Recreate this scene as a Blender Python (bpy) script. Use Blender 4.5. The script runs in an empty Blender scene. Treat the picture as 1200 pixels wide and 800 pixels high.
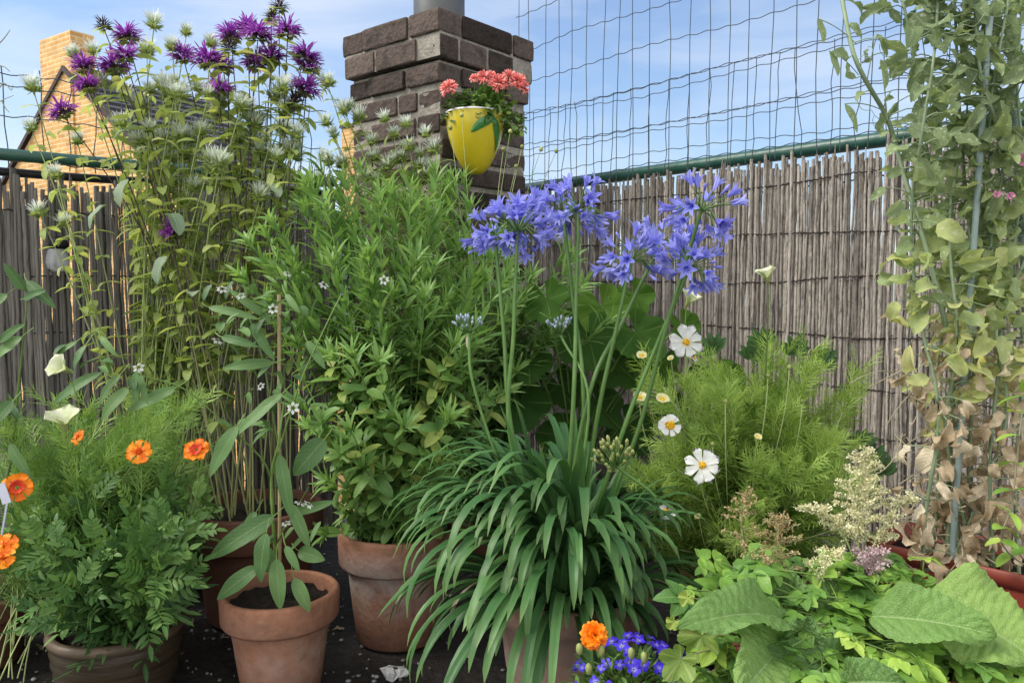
import bpy, bmesh, math, random
import numpy as np
rng = np.random.default_rng(11)
random.seed(5)
scene = bpy.context.scene
COL = scene.collection
R = math.radians
H = 0.82; F = 942.0; PITCH = R(3.65)
CP, SP = math.cos(PITCH), math.sin(PITCH)

def P(px, py, d):
    """world point seen at photo pixel (px, py) at world depth y = d"""
    xc = (px - 600) / F; yc = (400 - py) / F
    v = np.array([xc, CP + yc * SP, -SP + yc * CP])
    v = v * (d / v[1]); v[2] += H
    return v
A = lambda *a: np.array(a, dtype=float)
def unit(v):
    v = np.asarray(v, float)
    return v / np.maximum(np.linalg.norm(v, axis=-1, keepdims=True), 1e-9)

# ------------------------------------------------------------------ mesh builder
class MB:
    def __init__(s): s.v = []; s.f = []; s.uv = []; s.t = []; s.n = 0; s.m = []
    def add(s, v, f, uv=None, tint=None, mat=0):
        v = np.asarray(v, float).reshape(-1, 3); f = np.asarray(f, int).reshape(-1, 4)
        if uv is None: uv = np.zeros((len(v), 2))
        if tint is None: tint = np.full(len(v), .5)
        s.v.append(v); s.f.append(f + s.n); s.uv.append(np.asarray(uv, float).reshape(-1, 2))
        s.t.append(np.broadcast_to(np.asarray(tint, float), (len(v),))); s.m.append(np.full(len(f), mat))
        s.n += len(v)
    def mesh(s, name, mats, origin=(0, 0, 0), smooth=True):
        v = np.concatenate(s.v) - np.asarray(origin, float); f = np.concatenate(s.f)
        uv = np.concatenate(s.uv); t = np.concatenate(s.t); mi = np.concatenate(s.m)
        tri = f[:, 2] == f[:, 3]
        ln = np.where(tri, 3, 4)
        keep = np.ones(f.shape, bool); keep[tri, 3] = False
        loops = f[keep]
        me = bpy.data.meshes.new(name)
        me.vertices.add(len(v)); me.vertices.foreach_set('co', v.astype(np.float32).ravel())
        me.loops.add(len(loops)); me.loops.foreach_set('vertex_index', loops.astype(np.int32))
        me.polygons.add(len(f))
        st = np.concatenate([[0], np.cumsum(ln)[:-1]])
        me.polygons.foreach_set('loop_start', st.astype(np.int32))
        me.polygons.foreach_set('material_index', mi.astype(np.int32))
        me.polygons.foreach_set('use_smooth', np.full(len(f), smooth))
        u = me.uv_layers.new(name='UVMap'); u.data.foreach_set('uv', uv[loops].astype(np.float32).ravel())
        a = me.attributes.new('tint', 'FLOAT', 'POINT'); a.data.foreach_set('value', t.astype(np.float32))
        me.update(calc_edges=True); me.validate()
        for m in (mats if isinstance(mats, (list, tuple)) else [mats]): me.materials.append(m)
        return me

ROOTLOC = {}
def link(o, parent=None):
    COL.objects.link(o)
    if parent is not None: o.parent = parent
    return o
def thing(name, label, cat, loc, group=None):
    o = bpy.data.objects.new(name, None); o.empty_display_size = .05
    o.location = tuple(float(x) for x in loc); o['label'] = label; o['category'] = cat
    if group: o['group'] = group
    ROOTLOC[o.name] = np.array(loc, float)
    return link(o)
def rootloc(o):
    while o.parent is not None: o = o.parent
    return ROOTLOC[o.name]
def part(name, mb, mats, parent, label=None, smooth=True, kind=None):
    """a part built in world coordinates, stored relative to its thing"""
    if mb.n == 0: return None
    o = bpy.data.objects.new(name, mb.mesh(name, mats, rootloc(parent), smooth))
    if label: o['label'] = label
    if kind: o['kind'] = kind
    return link(o, parent)
def single(name, mb, mats, label, cat, group=None, smooth=True, kind=None):
    o = bpy.data.objects.new(name, mb.mesh(name, mats, (0, 0, 0), smooth))
    if kind: o['kind'] = kind
    else: o['label'] = label; o['category'] = cat
    if group: o['group'] = group
    ROOTLOC[o.name] = np.zeros(3)
    return link(o)

# ------------------------------------------------------------------ batch shapes
def prof(kind, t):
    if kind == 'lance': w = t ** .55 * (1 - t) ** .85
    elif kind == 'ovate': w = t ** .42 * (1 - t) ** .62
    elif kind == 'strap': w = (.62 + .38 * np.minimum(1, t / .3)) * (1 - t ** 7) ** .6
    elif kind == 'broad': w = (t + .01) ** .5 * (1 - t) ** .76
    elif kind == 'thread': w = (1 - t ** 3 * .8)
    elif kind == 'petal': w = (.16 + t ** .9) * (1 - t ** 9) ** .55
    elif kind == 'oblong': w = (t + .01) ** .3 * (1 - t ** 3) ** .7
    w = w / w.max()
    return np.maximum(w, .04)

def leaves(mb, B, D, U, L, W, kind='lance', bend=0., fold=.25, ns=5, nw=2, tint=None, wave=0., tooth=0, mat=0, bexp=1.0, notch=0.):
    B = np.atleast_2d(B).astype(float); n = len(B)
    if n == 0: return
    full = lambda x: np.broadcast_to(np.asarray(x, float), (n,))
    D = unit(np.broadcast_to(D, (n, 3))); U = np.broadcast_to(U, (n, 3))
    S = np.cross(D, U); bad = np.linalg.norm(S, axis=1) < 1e-3
    if bad.any(): S = S.copy(); S[bad] = np.cross(D[bad], A(.3, .9, .2))
    S = unit(S); N = np.cross(S, D)
    L = full(L); W = full(W); bend = full(bend); fold = full(fold); wave = full(wave)
    if tint is None: tint = rng.random(n)
    tint = full(tint)
    t = np.linspace(0, 1, ns + 1); w = prof(kind, t)
    if tooth: w = w * (1 - (.13 if tooth < 12 else .05) * ((t * tooth) % 1.0))
    a = bend[:, None] * t[None] ** bexp
    am = (a[:, 1:] + a[:, :-1]) / 2
    step = (L / ns)[:, None, None]
    inc = step * (np.cos(am)[..., None] * D[:, None] - np.sin(am)[..., None] * N[:, None])
    C = np.concatenate([np.zeros((n, 1, 3)), np.cumsum(inc, axis=1)], axis=1) + B[:, None]
    LN = np.cos(a)[..., None] * N[:, None] + np.sin(a)[..., None] * D[:, None]
    T = np.cos(a)[..., None] * D[:, None] - np.sin(a)[..., None] * N[:, None]
    s = np.linspace(-1, 1, nw + 1)
    ww = W[:, None] * w[None]
    ph = rng.random((n, 2)) * 6.28
    side = s[None, None, :] * (ww * np.cos(fold)[:, None])[..., None]
    lift = np.abs(s)[None, None, :] * (ww * np.sin(fold)[:, None])[..., None]
    if np.any(wave != 0):
        fr = 7 + 6 * rng.random((n, 1, 1))
        lift = lift + (wave * W)[:, None, None] * np.abs(s)[None, None] ** 1.5 * np.sin(fr * t[None, :, None] + np.where(s > 0, ph[:, :1], ph[:, 1:])[:, None, :]) * np.minimum(1, w)[None, :, None]
    V = C[:, :, None] + side[..., None] * S[:, None, None] + lift[..., None] * LN[:, :, None]
    if notch:
        V = V - (T * 1.0)[:, :, None] * (notch * L[:, None, None] * (t[None, :, None] ** 6) * (.55 * s[None, None] ** 2 - .35 * np.cos(s * 9.4)[None, None] + .3))[..., None]
    k = nw + 1; m = ns + 1
    base = (np.arange(n) * m * k)[:, None, None]
    i = np.arange(ns)[None, :, None]; j = np.arange(nw)[None, None, :]
    q = base + i * k + j
    f = np.stack([q, q + 1, q + k + 1, q + k], -1)
    uv = np.stack(np.broadcast_arrays(((s + 1) / 2)[None, None, :], t[None, :, None]), -1)
    uv = np.broadcast_to(uv, (n, m, k, 2))
    mb.add(V, f, uv, np.repeat(tint, m * k), mat)

def tubes(mb, Pt, Rad, sides=5, tint=None, mat=0):
    Pt = np.asarray(Pt, float)
    if Pt.ndim == 2: Pt = Pt[None]
    n, k, _ = Pt.shape
    Rad = np.broadcast_to(np.asarray(Rad, float), (n, k))
    T = unit(np.gradient(Pt, axis=1))
    ref = np.where(np.abs(T[..., 2:3]) > .9, A(1, 0, 0), A(0, 0, 1))
    ref = np.broadcast_to(ref[:, :1], T.shape)
    X = np.cross(T, ref); bad = np.linalg.norm(X, axis=-1) < .05
    X[bad] = np.cross(T[bad], A(.2, 1, .1)); X = unit(X); Y = np.cross(T, X)
    a = np.arange(sides) * 2 * math.pi / sides
    V = Pt[:, :, None] + Rad[..., None, None] * (np.cos(a)[None, None, :, None] * X[:, :, None] + np.sin(a)[None, None, :, None] * Y[:, :, None])
    base = (np.arange(n) * k * sides)[:, None, None]
    i = np.arange(k - 1)[None, :, None]; j = np.arange(sides)[None, None]
    q = base + i * sides + j; q2 = base + i * sides + (j + 1) % sides
    f = np.stack([q, q2, q2 + sides, q + sides], -1)
    uv = np.stack(np.broadcast_arrays((np.arange(sides) / sides)[None, None], np.linspace(0, 1, k)[None, :, None]), -1)
    uv = np.broadcast_to(uv, (n, k, sides, 2))
    if tint is None: tint = rng.random(n)
    mb.add(V, f, uv, np.repeat(np.broadcast_to(tint, (n,)), k * sides), mat)

def bez(a, b, c, k=12):
    t = np.linspace(0, 1, k)[:, None]
    return (1 - t) ** 2 * a + 2 * t * (1 - t) * b + t * t * c
def smoothpath(pts, k=20):
    """Catmull-Rom through points"""
    p = np.array(pts, float); p = np.vstack([2 * p[0] - p[1], p, 2 * p[-1] - p[-2]])
    out = []; n = len(p) - 3
    for u in np.linspace(0, n - 1e-6, k):
        i = int(u); t = u - i; a, b, c, d = p[i:i + 4]
        out.append(.5 * (2 * b + (c - a) * t + (2 * a - 5 * b + 4 * c - d) * t * t + (3 * b - a - 3 * c + d) * t ** 3))
    return np.array(out)
def lathe(mb, prof_pts, centre, seg=40, tint=.5, mat=0, sx=1., sy=1., wob=0.):
    p = np.array(prof_pts, float); k = len(p)
    a = np.arange(seg) * 2 * math.pi / seg
    rr = p[:, 0][:, None] * (1 + wob * np.sin(3 * a + 1)[None] + wob * .6 * np.sin(5 * a)[None])
    V = np.stack([rr * np.cos(a) * sx, rr * np.sin(a) * sy, np.broadcast_to(p[:, 1][:, None], (k, seg))], -1) + np.asarray(centre)
    i = np.arange(k - 1)[:, None]; j = np.arange(seg)[None]
    q = i * seg + j; q2 = i * seg + (j + 1) % seg
    f = np.stack([q, q2, q2 + seg, q + seg], -1)
    uv = np.stack(np.broadcast_arrays((a / 6.2832)[None], np.linspace(0, 1, k)[:, None]), -1)
    mb.add(V, f, uv, tint, mat)
def quad(mb, pts, uv=None, tint=.5, mat=0):
    mb.add(pts, [[0, 1, 2, 3]], uv if uv is not None else [[0, 0], [1, 0], [1, 1], [0, 1]], tint, mat)
def ellipsoids(mb, C, rx, rz=None, tint=None, seg=6, rings=4, mat=0):
    C = np.atleast_2d(C); n = len(C)
    rz = rx if rz is None else rz
    th = np.linspace(-1.45, 1.45, rings + 1)
    a = np.arange(seg) * 2 * math.pi / seg
    base = np.stack(np.broadcast_arrays(np.cos(th)[:, None] * np.cos(a), np.cos(th)[:, None] * np.sin(a), np.sin(th)[:, None]), -1)
    rx = np.broadcast_to(rx, (n,)); rz = np.broadcast_to(rz, (n,))
    sc = np.stack([rx, rx, rz], -1)
    V = C[:, None, None] + base[None] * sc[:, None, None]
    q = (np.arange(n) * (rings + 1) * seg)[:, None, None] + np.arange(rings)[None, :, None] * seg
    j = np.arange(seg)[None, None]
    f = np.stack([q + j, q + (j + 1) % seg, q + (j + 1) % seg + seg, q + j + seg], -1)
    if tint is None: tint = rng.random(n)
    mb.add(V, f, None, np.repeat(np.broadcast_to(tint, (n,)), (rings + 1) * seg), mat)

def frames(D, U):
    D = unit(D); S = np.cross(D, U); S = unit(np.where(np.linalg.norm(S, axis=-1, keepdims=True) < 1e-3, A(1, 0, 0), S)); N = np.cross(S, D)
    return np.stack([S, D, N], -1)          # columns
def inst(tmpl, O, Rm, sc):
    """tmpl: (B, D, U, L, W) in local x-side, y-forward, z-up; placed at n frames"""
    b, d, u, l, w = tmpl; n = len(O)
    tr = lambda q: np.einsum('nij,mj->nmi', Rm, q)
    B = O[:, None] + tr(b) * sc[:, None, None]
    return (B.reshape(-1, 3), tr(d).reshape(-1, 3), tr(u).reshape(-1, 3),
            (l[None] * sc[:, None]).ravel(), (w[None] * sc[:, None]).ravel())

# ------------------------------------------------------------------ materials
def new_mat(name):
    m = bpy.data.materials.new(name); m.use_nodes = True
    nt = m.node_tree; nt.nodes.clear()
    out = nt.nodes.new('ShaderNodeOutputMaterial')
    return m, nt, out
def nd(nt, typ, **kw):
    n = nt.nodes.new('ShaderNode' + typ)
    for k, v in kw.items():
        if k.startswith('i_'): n.inputs[k[2:].replace('_', ' ')].default_value = v
        else: setattr(n, k, v)
    return n
def ramp(nt, stops, interp='LINEAR'):
    r = nt.nodes.new('ShaderNodeValToRGB'); r.color_ramp.interpolation = interp
    e = r.color_ramp.elements
    while len(e) < len(stops): e.new(.5)
    for k, (p, c) in enumerate(stops):
        e[k].position = p; e[k].color = (*c, 1) if len(c) == 3 else c
    return r
def mth(nt, op, a, b=None, c=None, clamp=False):
    n = nt.nodes.new('ShaderNodeMath'); n.operation = op; n.use_clamp = clamp
    for i, x in enumerate((a, b, c)):
        if x is None: continue
        if isinstance(x, (int, float)): n.inputs[i].default_value = x
        else: nt.links.new(x, n.inputs[i])
    return n.outputs[0]
def mix(nt, fac, a, b, typ='MIX'):
    n = nt.nodes.new('ShaderNodeMix'); n.data_type = 'RGBA'; n.blend_type = typ
    for i, x in ((0, fac), (6, a), (7, b)):
        if isinstance(x, (int, float)): n.inputs[i].default_value = x
        elif isinstance(x, tuple): n.inputs[i].default_value = (*x, 1)
        else: nt.links.new(x, n.inputs[i])
    return n.outputs[2]

def leaf_mat(name, stops, rib=None, ribw=.05, ribs=.6, trans=.3, rough=.45, veins=0., vk=9., noise=.25, nscale=25., bump=.25, spec=.35, tip=None, base=None, under=None, tcol=None, spots=None, quilt=0.):
    m, nt, out = new_mat(name); lk = nt.links.new
    at = nd(nt, 'Attribute', attribute_name='tint')
    rp = ramp(nt, stops); lk(at.outputs['Fac'], rp.inputs[0]); col = rp.outputs[0]
    uv = nd(nt, 'UVMap'); sp = nd(nt, 'SeparateXYZ'); lk(uv.outputs[0], sp.inputs[0])
    geo = nd(nt, 'NewGeometry'); nz = nd(nt, 'TexNoise', i_Scale=nscale, i_Detail=3.); lk(geo.outputs['Position'], nz.inputs['Vector'])
    br = mth(nt, 'MULTIPLY_ADD', nz.outputs[0], noise * 2, 1 - noise)
    col = mix(nt, 1.0, col, _gray(nt, br), 'MULTIPLY')
    au = mth(nt, 'ABSOLUTE', mth(nt, 'SUBTRACT', sp.outputs[0], .5))
    ht = None
    if rib:
        msk = mth(nt, 'MULTIPLY', mth(nt, 'SUBTRACT', 1, mth(nt, 'DIVIDE', au, ribw), clamp=True), ribs)
        col = mix(nt, msk, col, rib)
    if veins:
        ph = mth(nt, 'SUBTRACT', mth(nt, 'MULTIPLY', sp.outputs[1], vk), mth(nt, 'MULTIPLY', au, vk * .55))
        ph = mth(nt, 'ADD', ph, mth(nt, 'MULTIPLY', nz.outputs[0], 1.1))
        fr = mth(nt, 'ABSOLUTE', mth(nt, 'SUBTRACT', mth(nt, 'FRACT', ph), .5))
        vm = mth(nt, 'SUBTRACT', 1, mth(nt, 'DIVIDE', fr, .16), clamp=True)
        col = mix(nt, mth(nt, 'MULTIPLY', vm, veins), col, rib or (.3, .4, .2))
        ht = mth(nt, 'MULTIPLY', vm, -.6)
    if tip:
        tm = mth(nt, 'POWER', sp.outputs[1], tip[0]); col = mix(nt, tm, col, tip[1])
    if base:
        tm = mth(nt, 'POWER', mth(nt, 'SUBTRACT', 1, sp.outputs[1]), base[0]); col = mix(nt, tm, col, base[1])
    if spots:
        n2 = nd(nt, 'TexNoise', i_Scale=spots[0], i_Detail=2.); lk(geo.outputs['Position'], n2.inputs['Vector'])
        s2 = mth(nt, 'MULTIPLY', mth(nt, 'SUBTRACT', n2.outputs[0], spots[1]), 8., clamp=True)
        col = mix(nt, s2, col, spots[2])
    if under:
        col = mix(nt, geo.outputs['Backfacing'], col, mix(nt, .6, col, under))
    bp = nd(nt, 'Bump', i_Strength=bump, i_Distance=.002)
    n3 = nd(nt, 'TexNoise', i_Scale=nscale * 7, i_Detail=2.); lk(geo.outputs['Position'], n3.inputs['Vector'])
    hh = n3.outputs[0] if ht is None else mth(nt, 'ADD', n3.outputs[0], ht)
    if quilt:
        vo = nd(nt, 'TexVoronoi', i_Scale=quilt, feature='DISTANCE_TO_EDGE'); lk(geo.outputs['Position'], vo.inputs['Vector'])
        ve = mth(nt, 'MULTIPLY', vo.outputs['Distance'], 5., clamp=True)
        hh = mth(nt, 'ADD', mth(nt, 'MULTIPLY', hh, .5), mth(nt, 'MULTIPLY', ve, .7))
        col = mix(nt, mth(nt, 'MULTIPLY', mth(nt, 'SUBTRACT', 1, ve, clamp=True), .07), col, (.3, .4, .2))
    lk(hh, bp.inputs['Height'])
    ps = nd(nt, 'BsdfPrincipled', i_Roughness=rough); ps.inputs['Specular IOR Level'].default_value = spec
    lk(col, ps.inputs['Base Color']); lk(bp.outputs[0], ps.inputs['Normal'])
    if trans > 0:
        tr = nd(nt, 'BsdfTranslucent')
        lk(mix(nt, .5, col, mix(nt, 1., col, tcol or (1.6, 1.5, .6), 'MULTIPLY')), tr.inputs[0]); lk(bp.outputs[0], tr.inputs['Normal'])
        mx = nd(nt, 'MixShader'); mx.inputs[0].default_value = trans
        lk(ps.outputs[0], mx.inputs[1]); lk(tr.outputs[0], mx.inputs[2]); lk(mx.outputs[0], out.inputs[0])
    else: lk(ps.outputs[0], out.inputs[0])
    return m
def _gray(nt, val):
    c = nt.nodes.new('ShaderNodeCombineColor')
    for i in range(3): nt.links.new(val, c.inputs[i])
    return c.outputs[0]
def surf_mat(name, c1, c2, scale=8., rough=.8, bump=.3, detail=6., dist=.004, spec=.3, extra=None, tint=0., metal=0., stretch=None, c3=None):
    m, nt, out = new_mat(name); lk = nt.links.new
    tc = nd(nt, 'TexCoord'); vec = tc.outputs['Object']
    if stretch:
        mp = nd(nt, 'Mapping'); mp.inputs['Scale'].default_value = stretch; lk(vec, mp.inputs[0]); vec = mp.outputs[0]
    nz = nd(nt, 'TexNoise', i_Scale=scale, i_Detail=detail, i_Roughness=.65); lk(vec, nz.inputs['Vector'])
    st = [(.3, c1), (.7, c2)] if c3 is None else [(.25, c1), (.5, c2), (.72, c3)]
    rp = ramp(nt, st); lk(nz.outputs[0], rp.inputs[0]); col = rp.outputs[0]
    if tint:
        at = nd(nt, 'Attribute', attribute_name='tint')
        col = mix(nt, 1., col, _gray(nt, mth(nt, 'MULTIPLY_ADD', at.outputs['Fac'], 2 * tint, 1 - tint)), 'MULTIPLY')
    if extra: col = extra(nt, col, tc)
    ps = nd(nt, 'BsdfPrincipled', i_Roughness=rough, i_Metallic=metal); ps.inputs['Specular IOR Level'].default_value = spec
    lk(col, ps.inputs['Base Color'])
    if bump:
        n2 = nd(nt, 'TexNoise', i_Scale=scale * 5, i_Detail=5.); lk(vec, n2.inputs['Vector'])
        bp = nd(nt, 'Bump', i_Strength=bump, i_Distance=dist); lk(mth(nt, 'ADD', n2.outputs[0], nz.outputs[0]), bp.inputs['Height']); lk(bp.outputs[0], ps.inputs['Normal'])
    lk(ps.outputs[0], out.inputs[0])
    return m

def brick_mat(name, c1, c2, mortar, scale, bw=.21, rh=.0625, ms=.012, rough=.9):
    m, nt, out = new_mat(name); lk = nt.links.new
    uv = nd(nt, 'UVMap')
    b = nd(nt, 'TexBrick'); b.inputs['Color1'].default_value = (*c1, 1); b.inputs['Color2'].default_value = (*c2, 1); b.inputs['Mortar'].default_value = (*mortar, 1)
    b.inputs['Scale'].default_value = 1.; b.inputs['Brick Width'].default_value = bw; b.inputs['Row Height'].default_value = rh; b.inputs['Mortar Size'].default_value = ms; b.inputs['Mortar Smooth'].default_value = .3
    lk(uv.outputs[0], b.inputs['Vector'])
    nz = nd(nt, 'TexNoise', i_Scale=6., i_Detail=6.); lk(uv.outputs[0], nz.inputs['Vector'])
    col = mix(nt, 1., b.outputs[0], _gray(nt, mth(nt, 'MULTIPLY_ADD', nz.outputs[0], .9, .55)), 'MULTIPLY')
    ps = nd(nt, 'BsdfPrincipled', i_Roughness=rough); lk(col, ps.inputs['Base Color'])
    bp = nd(nt, 'Bump', i_Strength=.6, i_Distance=.01); lk(mth(nt, 'SUBTRACT', 1, b.outputs['Fac']), bp.inputs['Height']); lk(bp.outputs[0], ps.inputs['Normal'])
    lk(ps.outputs[0], out.inputs[0])
    return m

G = leaf_mat
M = {}
# foliage (tint: low = dark, high = light)
M['peren'] = G('perennial_leaf', [(0, (.045, .11, .032)), (.45, (.1, .21, .054)), (.85, (.18, .32, .08)), (1, (.32, .4, .1))], rib=(.22, .34, .14), ribw=.05, ribs=.5, trans=.34)
M['peren_top'] = G('perennial_tip_leaf', [(0, (.09, .19, .05)), (.5, (.155, .3, .08)), (1, (.25, .41, .12))], rib=(.27, .42, .18), ribw=.06, ribs=.5, trans=.38)
M['stem'] = surf_mat('green_stem', (.08, .15, .03), (.15, .24, .06), 30, .5, 0, tint=.35)
M['stem_pale'] = surf_mat('pale_stem', (.24, .31, .12), (.38, .43, .2), 30, .6, 0, tint=.35)
def low_green(nt, col, tc):
    sp = nd(nt, 'SeparateXYZ'); nt.links.new(tc.outputs['Object'], sp.inputs[0])
    return mix(nt, mth(nt, 'SUBTRACT', 1, mth(nt, 'MULTIPLY', sp.outputs[2], 1.5), clamp=True), col, (.3, .33, .14))
M['stem_dark'] = surf_mat('purple_stem', (.04, .026, .034), (.085, .058, .052), 30, .6, 0, tint=.35, extra=low_green)
M['agap'] = G('agapanthus_leaf', [(0, (.02, .065, .022)), (.5, (.044, .12, .037)), (1, (.09, .2, .06))], rib=(.035, .09, .03), ribw=.2, ribs=.3, trans=.17, rough=.42, noise=.3, spec=.28, tip=(14., (.12, .2, .06)), nscale=14.)
M['agap_stem'] = surf_mat('agapanthus_stalk', (.06, .13, .03), (.1, .19, .05), 20, .4, 0, tint=.2)
M['agap_blue'] = G('agapanthus_petal', [(0, (.2, .2, .62)), (.5, (.33, .35, .85)), (1, (.5, .53, .93))], rib=(.17, .15, .6), ribw=.14, ribs=.75, trans=.42, rough=.6, noise=.2, spec=.2, tcol=(1., 1., 1.05))
M['agap_bud'] = G('agapanthus_bud', [(0, (.17, .17, .62)), (1, (.33, .35, .84))], trans=.2, rough=.45, noise=.15, base=(3., (.14, .14, .42)))
M['agap_tinybud'] = G('agapanthus_young_bud', [(0, (.24, .3, .42)), (1, (.42, .48, .62))], trans=.1, base=(1.5, (.13, .24, .08)))
M['pepper'] = G('pepper_leaf', [(0, (0.040, 0.092, 0.032)), (.5, (0.078, 0.161, 0.052)), (1, (0.144, 0.247, 0.081))], rib=(.2, .3, .13), ribw=.035, ribs=.7, trans=.22, rough=.45, veins=.16, vk=8, spec=.25)
M['marigold'] = G('marigold_leaf', [(0, (.035, .09, .028)), (.5, (.075, .165, .046)), (1, (.16, .28, .075))], rib=(.14, .26, .08), ribs=.4, trans=.26, rough=.45, spec=.3)
M['feather'] = G('feathery_leaf', [(0, (.09, .18, .035)), (.5, (.2, .335, .065)), (1, (.36, .5, .13))], trans=.36, rough=.55, spec=.2)
M['feather_dk'] = G('feathery_dark_leaf', [(0, (0.088, 0.188, 0.050)), (.5, (0.175, 0.312, 0.081)), (1, (0.312, 0.463, 0.125))], trans=.3, rough=.55, spec=.2)
M['monarda'] = G('bergamot_leaf', [(0, (.17, .24, .06)), (.5, (.32, .42, .12)), (.85, (.44, .52, .18)), (1, (.52, .57, .25))], rib=(.46, .52, .28), ribw=.05, trans=.5, rough=.55, veins=.1)
M['monarda_grey'] = G('bergamot_grey_leaf', [(0, (.13, .2, .12)), (1, (.26, .33, .22))], rib=(.34, .4, .28), trans=.25, veins=.25, rough=.55)
M['purple'] = G('bergamot_petal', [(0, (.18, .025, .25)), (.5, (.36, .075, .47)), (1, (.52, .19, .66))], trans=.35, rough=.5, noise=.2, tcol=(1.2, 1., 1.2))
M['calyx_dark'] = G('bergamot_calyx', [(0, (.03, .02, .03)), (1, (.12, .08, .08))], trans=.1)
M['bract'] = G('bergamot_bract', [(0, (.2, .28, .08)), (1, (.42, .5, .2))], trans=.4, rib=(.4, .48, .26))
M['white_fil'] = G('faded_bergamot_petal', [(0, (.6, .66, .6)), (1, (.84, .88, .84))], trans=.5, rough=.6, noise=.1, tcol=(1, 1, 1), base=(1.6, (.45, .54, .3)))
M['orange'] = G('marigold_petal', [(0, (.8, .16, .004)), (.5, (.93, .27, .006)), (1, (.97, .42, .012))], trans=.25, rough=.5, noise=.2, base=(3., (.75, .1, .004)), tcol=(1.1, .9, .5), bump=.4)
M['orange_red'] = G('marigold_red_petal', [(0, (.5, .02, .006)), (1, (.7, .07, .008))], trans=.15, tip=(8., (.85, .22, .01)))
M['white'] = G('white_petal', [(0, (.72, .74, .72)), (1, (.86, .87, .86))], trans=.3, rough=.55, noise=.06, tcol=(1, 1, .95), veins=.12, rib=(.65, .68, .68), base=(6., (.7, .7, .45)))
M['cream'] = G('cream_petal', [(0, (.68, .72, .5)), (1, (.8, .82, .62))], trans=.4, rough=.5, noise=.08, tcol=(1, 1, .8), base=(2., (.45, .55, .2)))
M['lemon'] = G('lemon_petal', [(0, (.72, .72, .36)), (1, (.84, .84, .55))], trans=.3, noise=.1, base=(2.5, (.7, .62, .12)), tcol=(1, 1, .8))
M['yellow'] = G('yellow_flower_centre', [(0, (.6, .3, .01)), (1, (.85, .55, .03))], trans=0, noise=.3, nscale=300)
M['coral'] = G('coral_petal', [(0, (.68, .13, .12)), (.5, (.85, .28, .25)), (1, (.92, .5, .42))], trans=.25, base=(2., (.6, .06, .07)), tcol=(1, 1, 1))
M['mum'] = G('chrysanthemum_leaf', [(0, (.04, .08, .02)), (.5, (.09, .18, .04)), (1, (.22, .33, .07))], rib=(.15, .25, .08), trans=.28)
M['lobelia'] = G('lobelia_petal', [(0, (.035, .012, .5)), (1, (.09, .04, .82))], trans=.25, tcol=(1, 1, 1), base=(5., (.5, .5, .8)))
M['pea'] = G('pea_leaf', [(0, (.2, .27, .14)), (.4, (.33, .42, .19)), (.7, (.5, .54, .22)), (1, (.62, .61, .3))], rib=(.46, .54, .34), ribw=.04, trans=.42, rough=.55, veins=.15, vk=7, noise=.3, nscale=45, spec=.25, spots=(120., .6, (.55, .6, .4)))
M['pea_stem'] = surf_mat('pea_stem', (.17, .24, .14), (.27, .34, .21), 20, .5, 0, tint=.25)
M['dry'] = G('dried_leaf', [(0, (.42, .31, .19)), (.5, (.62, .51, .35)), (1, (.78, .69, .52))], rib=(.7, .6, .44), trans=.32, rough=.75, veins=.25, vk=7, noise=.3, nscale=50, bump=.6, tcol=(1.1, 1., .8))
M['dry_stem'] = surf_mat('dried_stem', (.28, .24, .15), (.42, .38, .26), 20, .8, 0, tint=.3)
M['fox'] = G('foxglove_leaf', [(0, (.09, .19, .05)), (.5, (.165, .3, .075)), (1, (.33, .47, .115))], rib=(.4, .52, .26), ribw=.016, ribs=.7, trans=.3, rough=.5, veins=.1, vk=8, noise=.3, nscale=35, bump=.5, quilt=260.)
M['glossy'] = G('toothed_leaf', [(0, (0.075, 0.175, 0.037)), (.5, (0.175, 0.338, 0.056)), (.85, (0.325, 0.512, 0.088)), (1, (0.450, 0.600, 0.125))], rib=(.25, .4, .12), ribw=.05, ribs=.5, trans=.3, rough=.42, veins=.14, vk=7)
M['lime'] = G('lime_lobed_leaf', [(0, (.13, .23, .045)), (1, (.32, .41, .08))], rib=(.4, .47, .17), ribw=.05, ribs=.6, trans=.34, rough=.5, noise=.3, nscale=60, quilt=300., spots=(90., .68, (.35, .24, .08)))
M['squash'] = G('lobed_leaf', [(0, (.03, .085, .016)), (.5, (.075, .165, .022)), (1, (.17, .27, .035))], rib=(.17, .27, .07), ribw=.02, ribs=.5, trans=.38, rough=.65, noise=.35, spec=.12)
M['kale'] = G('blue_green_leaf', [(0, (.04, .09, .05)), (1, (.1, .17, .1))], rib=(.2, .28, .18), trans=.15, rough=.5)
M['astilbe'] = G('astilbe_floret', [(0, (.55, .51, .28)), (.6, (.76, .73, .48)), (1, (.86, .84, .62))], trans=.3, tcol=(1, 1, .8))
M['astilbe_pink'] = G('astilbe_pink_floret', [(0, (.46, .3, .34)), (1, (.68, .55, .58))], trans=.25, tcol=(1, 1, 1))
M['astilbe_brown'] = G('astilbe_faded_floret', [(0, (.28, .18, .08)), (1, (.5, .42, .24))], trans=.2)
M['bud'] = G('green_bud', [(0, (.18, .24, .07)), (1, (.4, .42, .16))], trans=.15)

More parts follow.
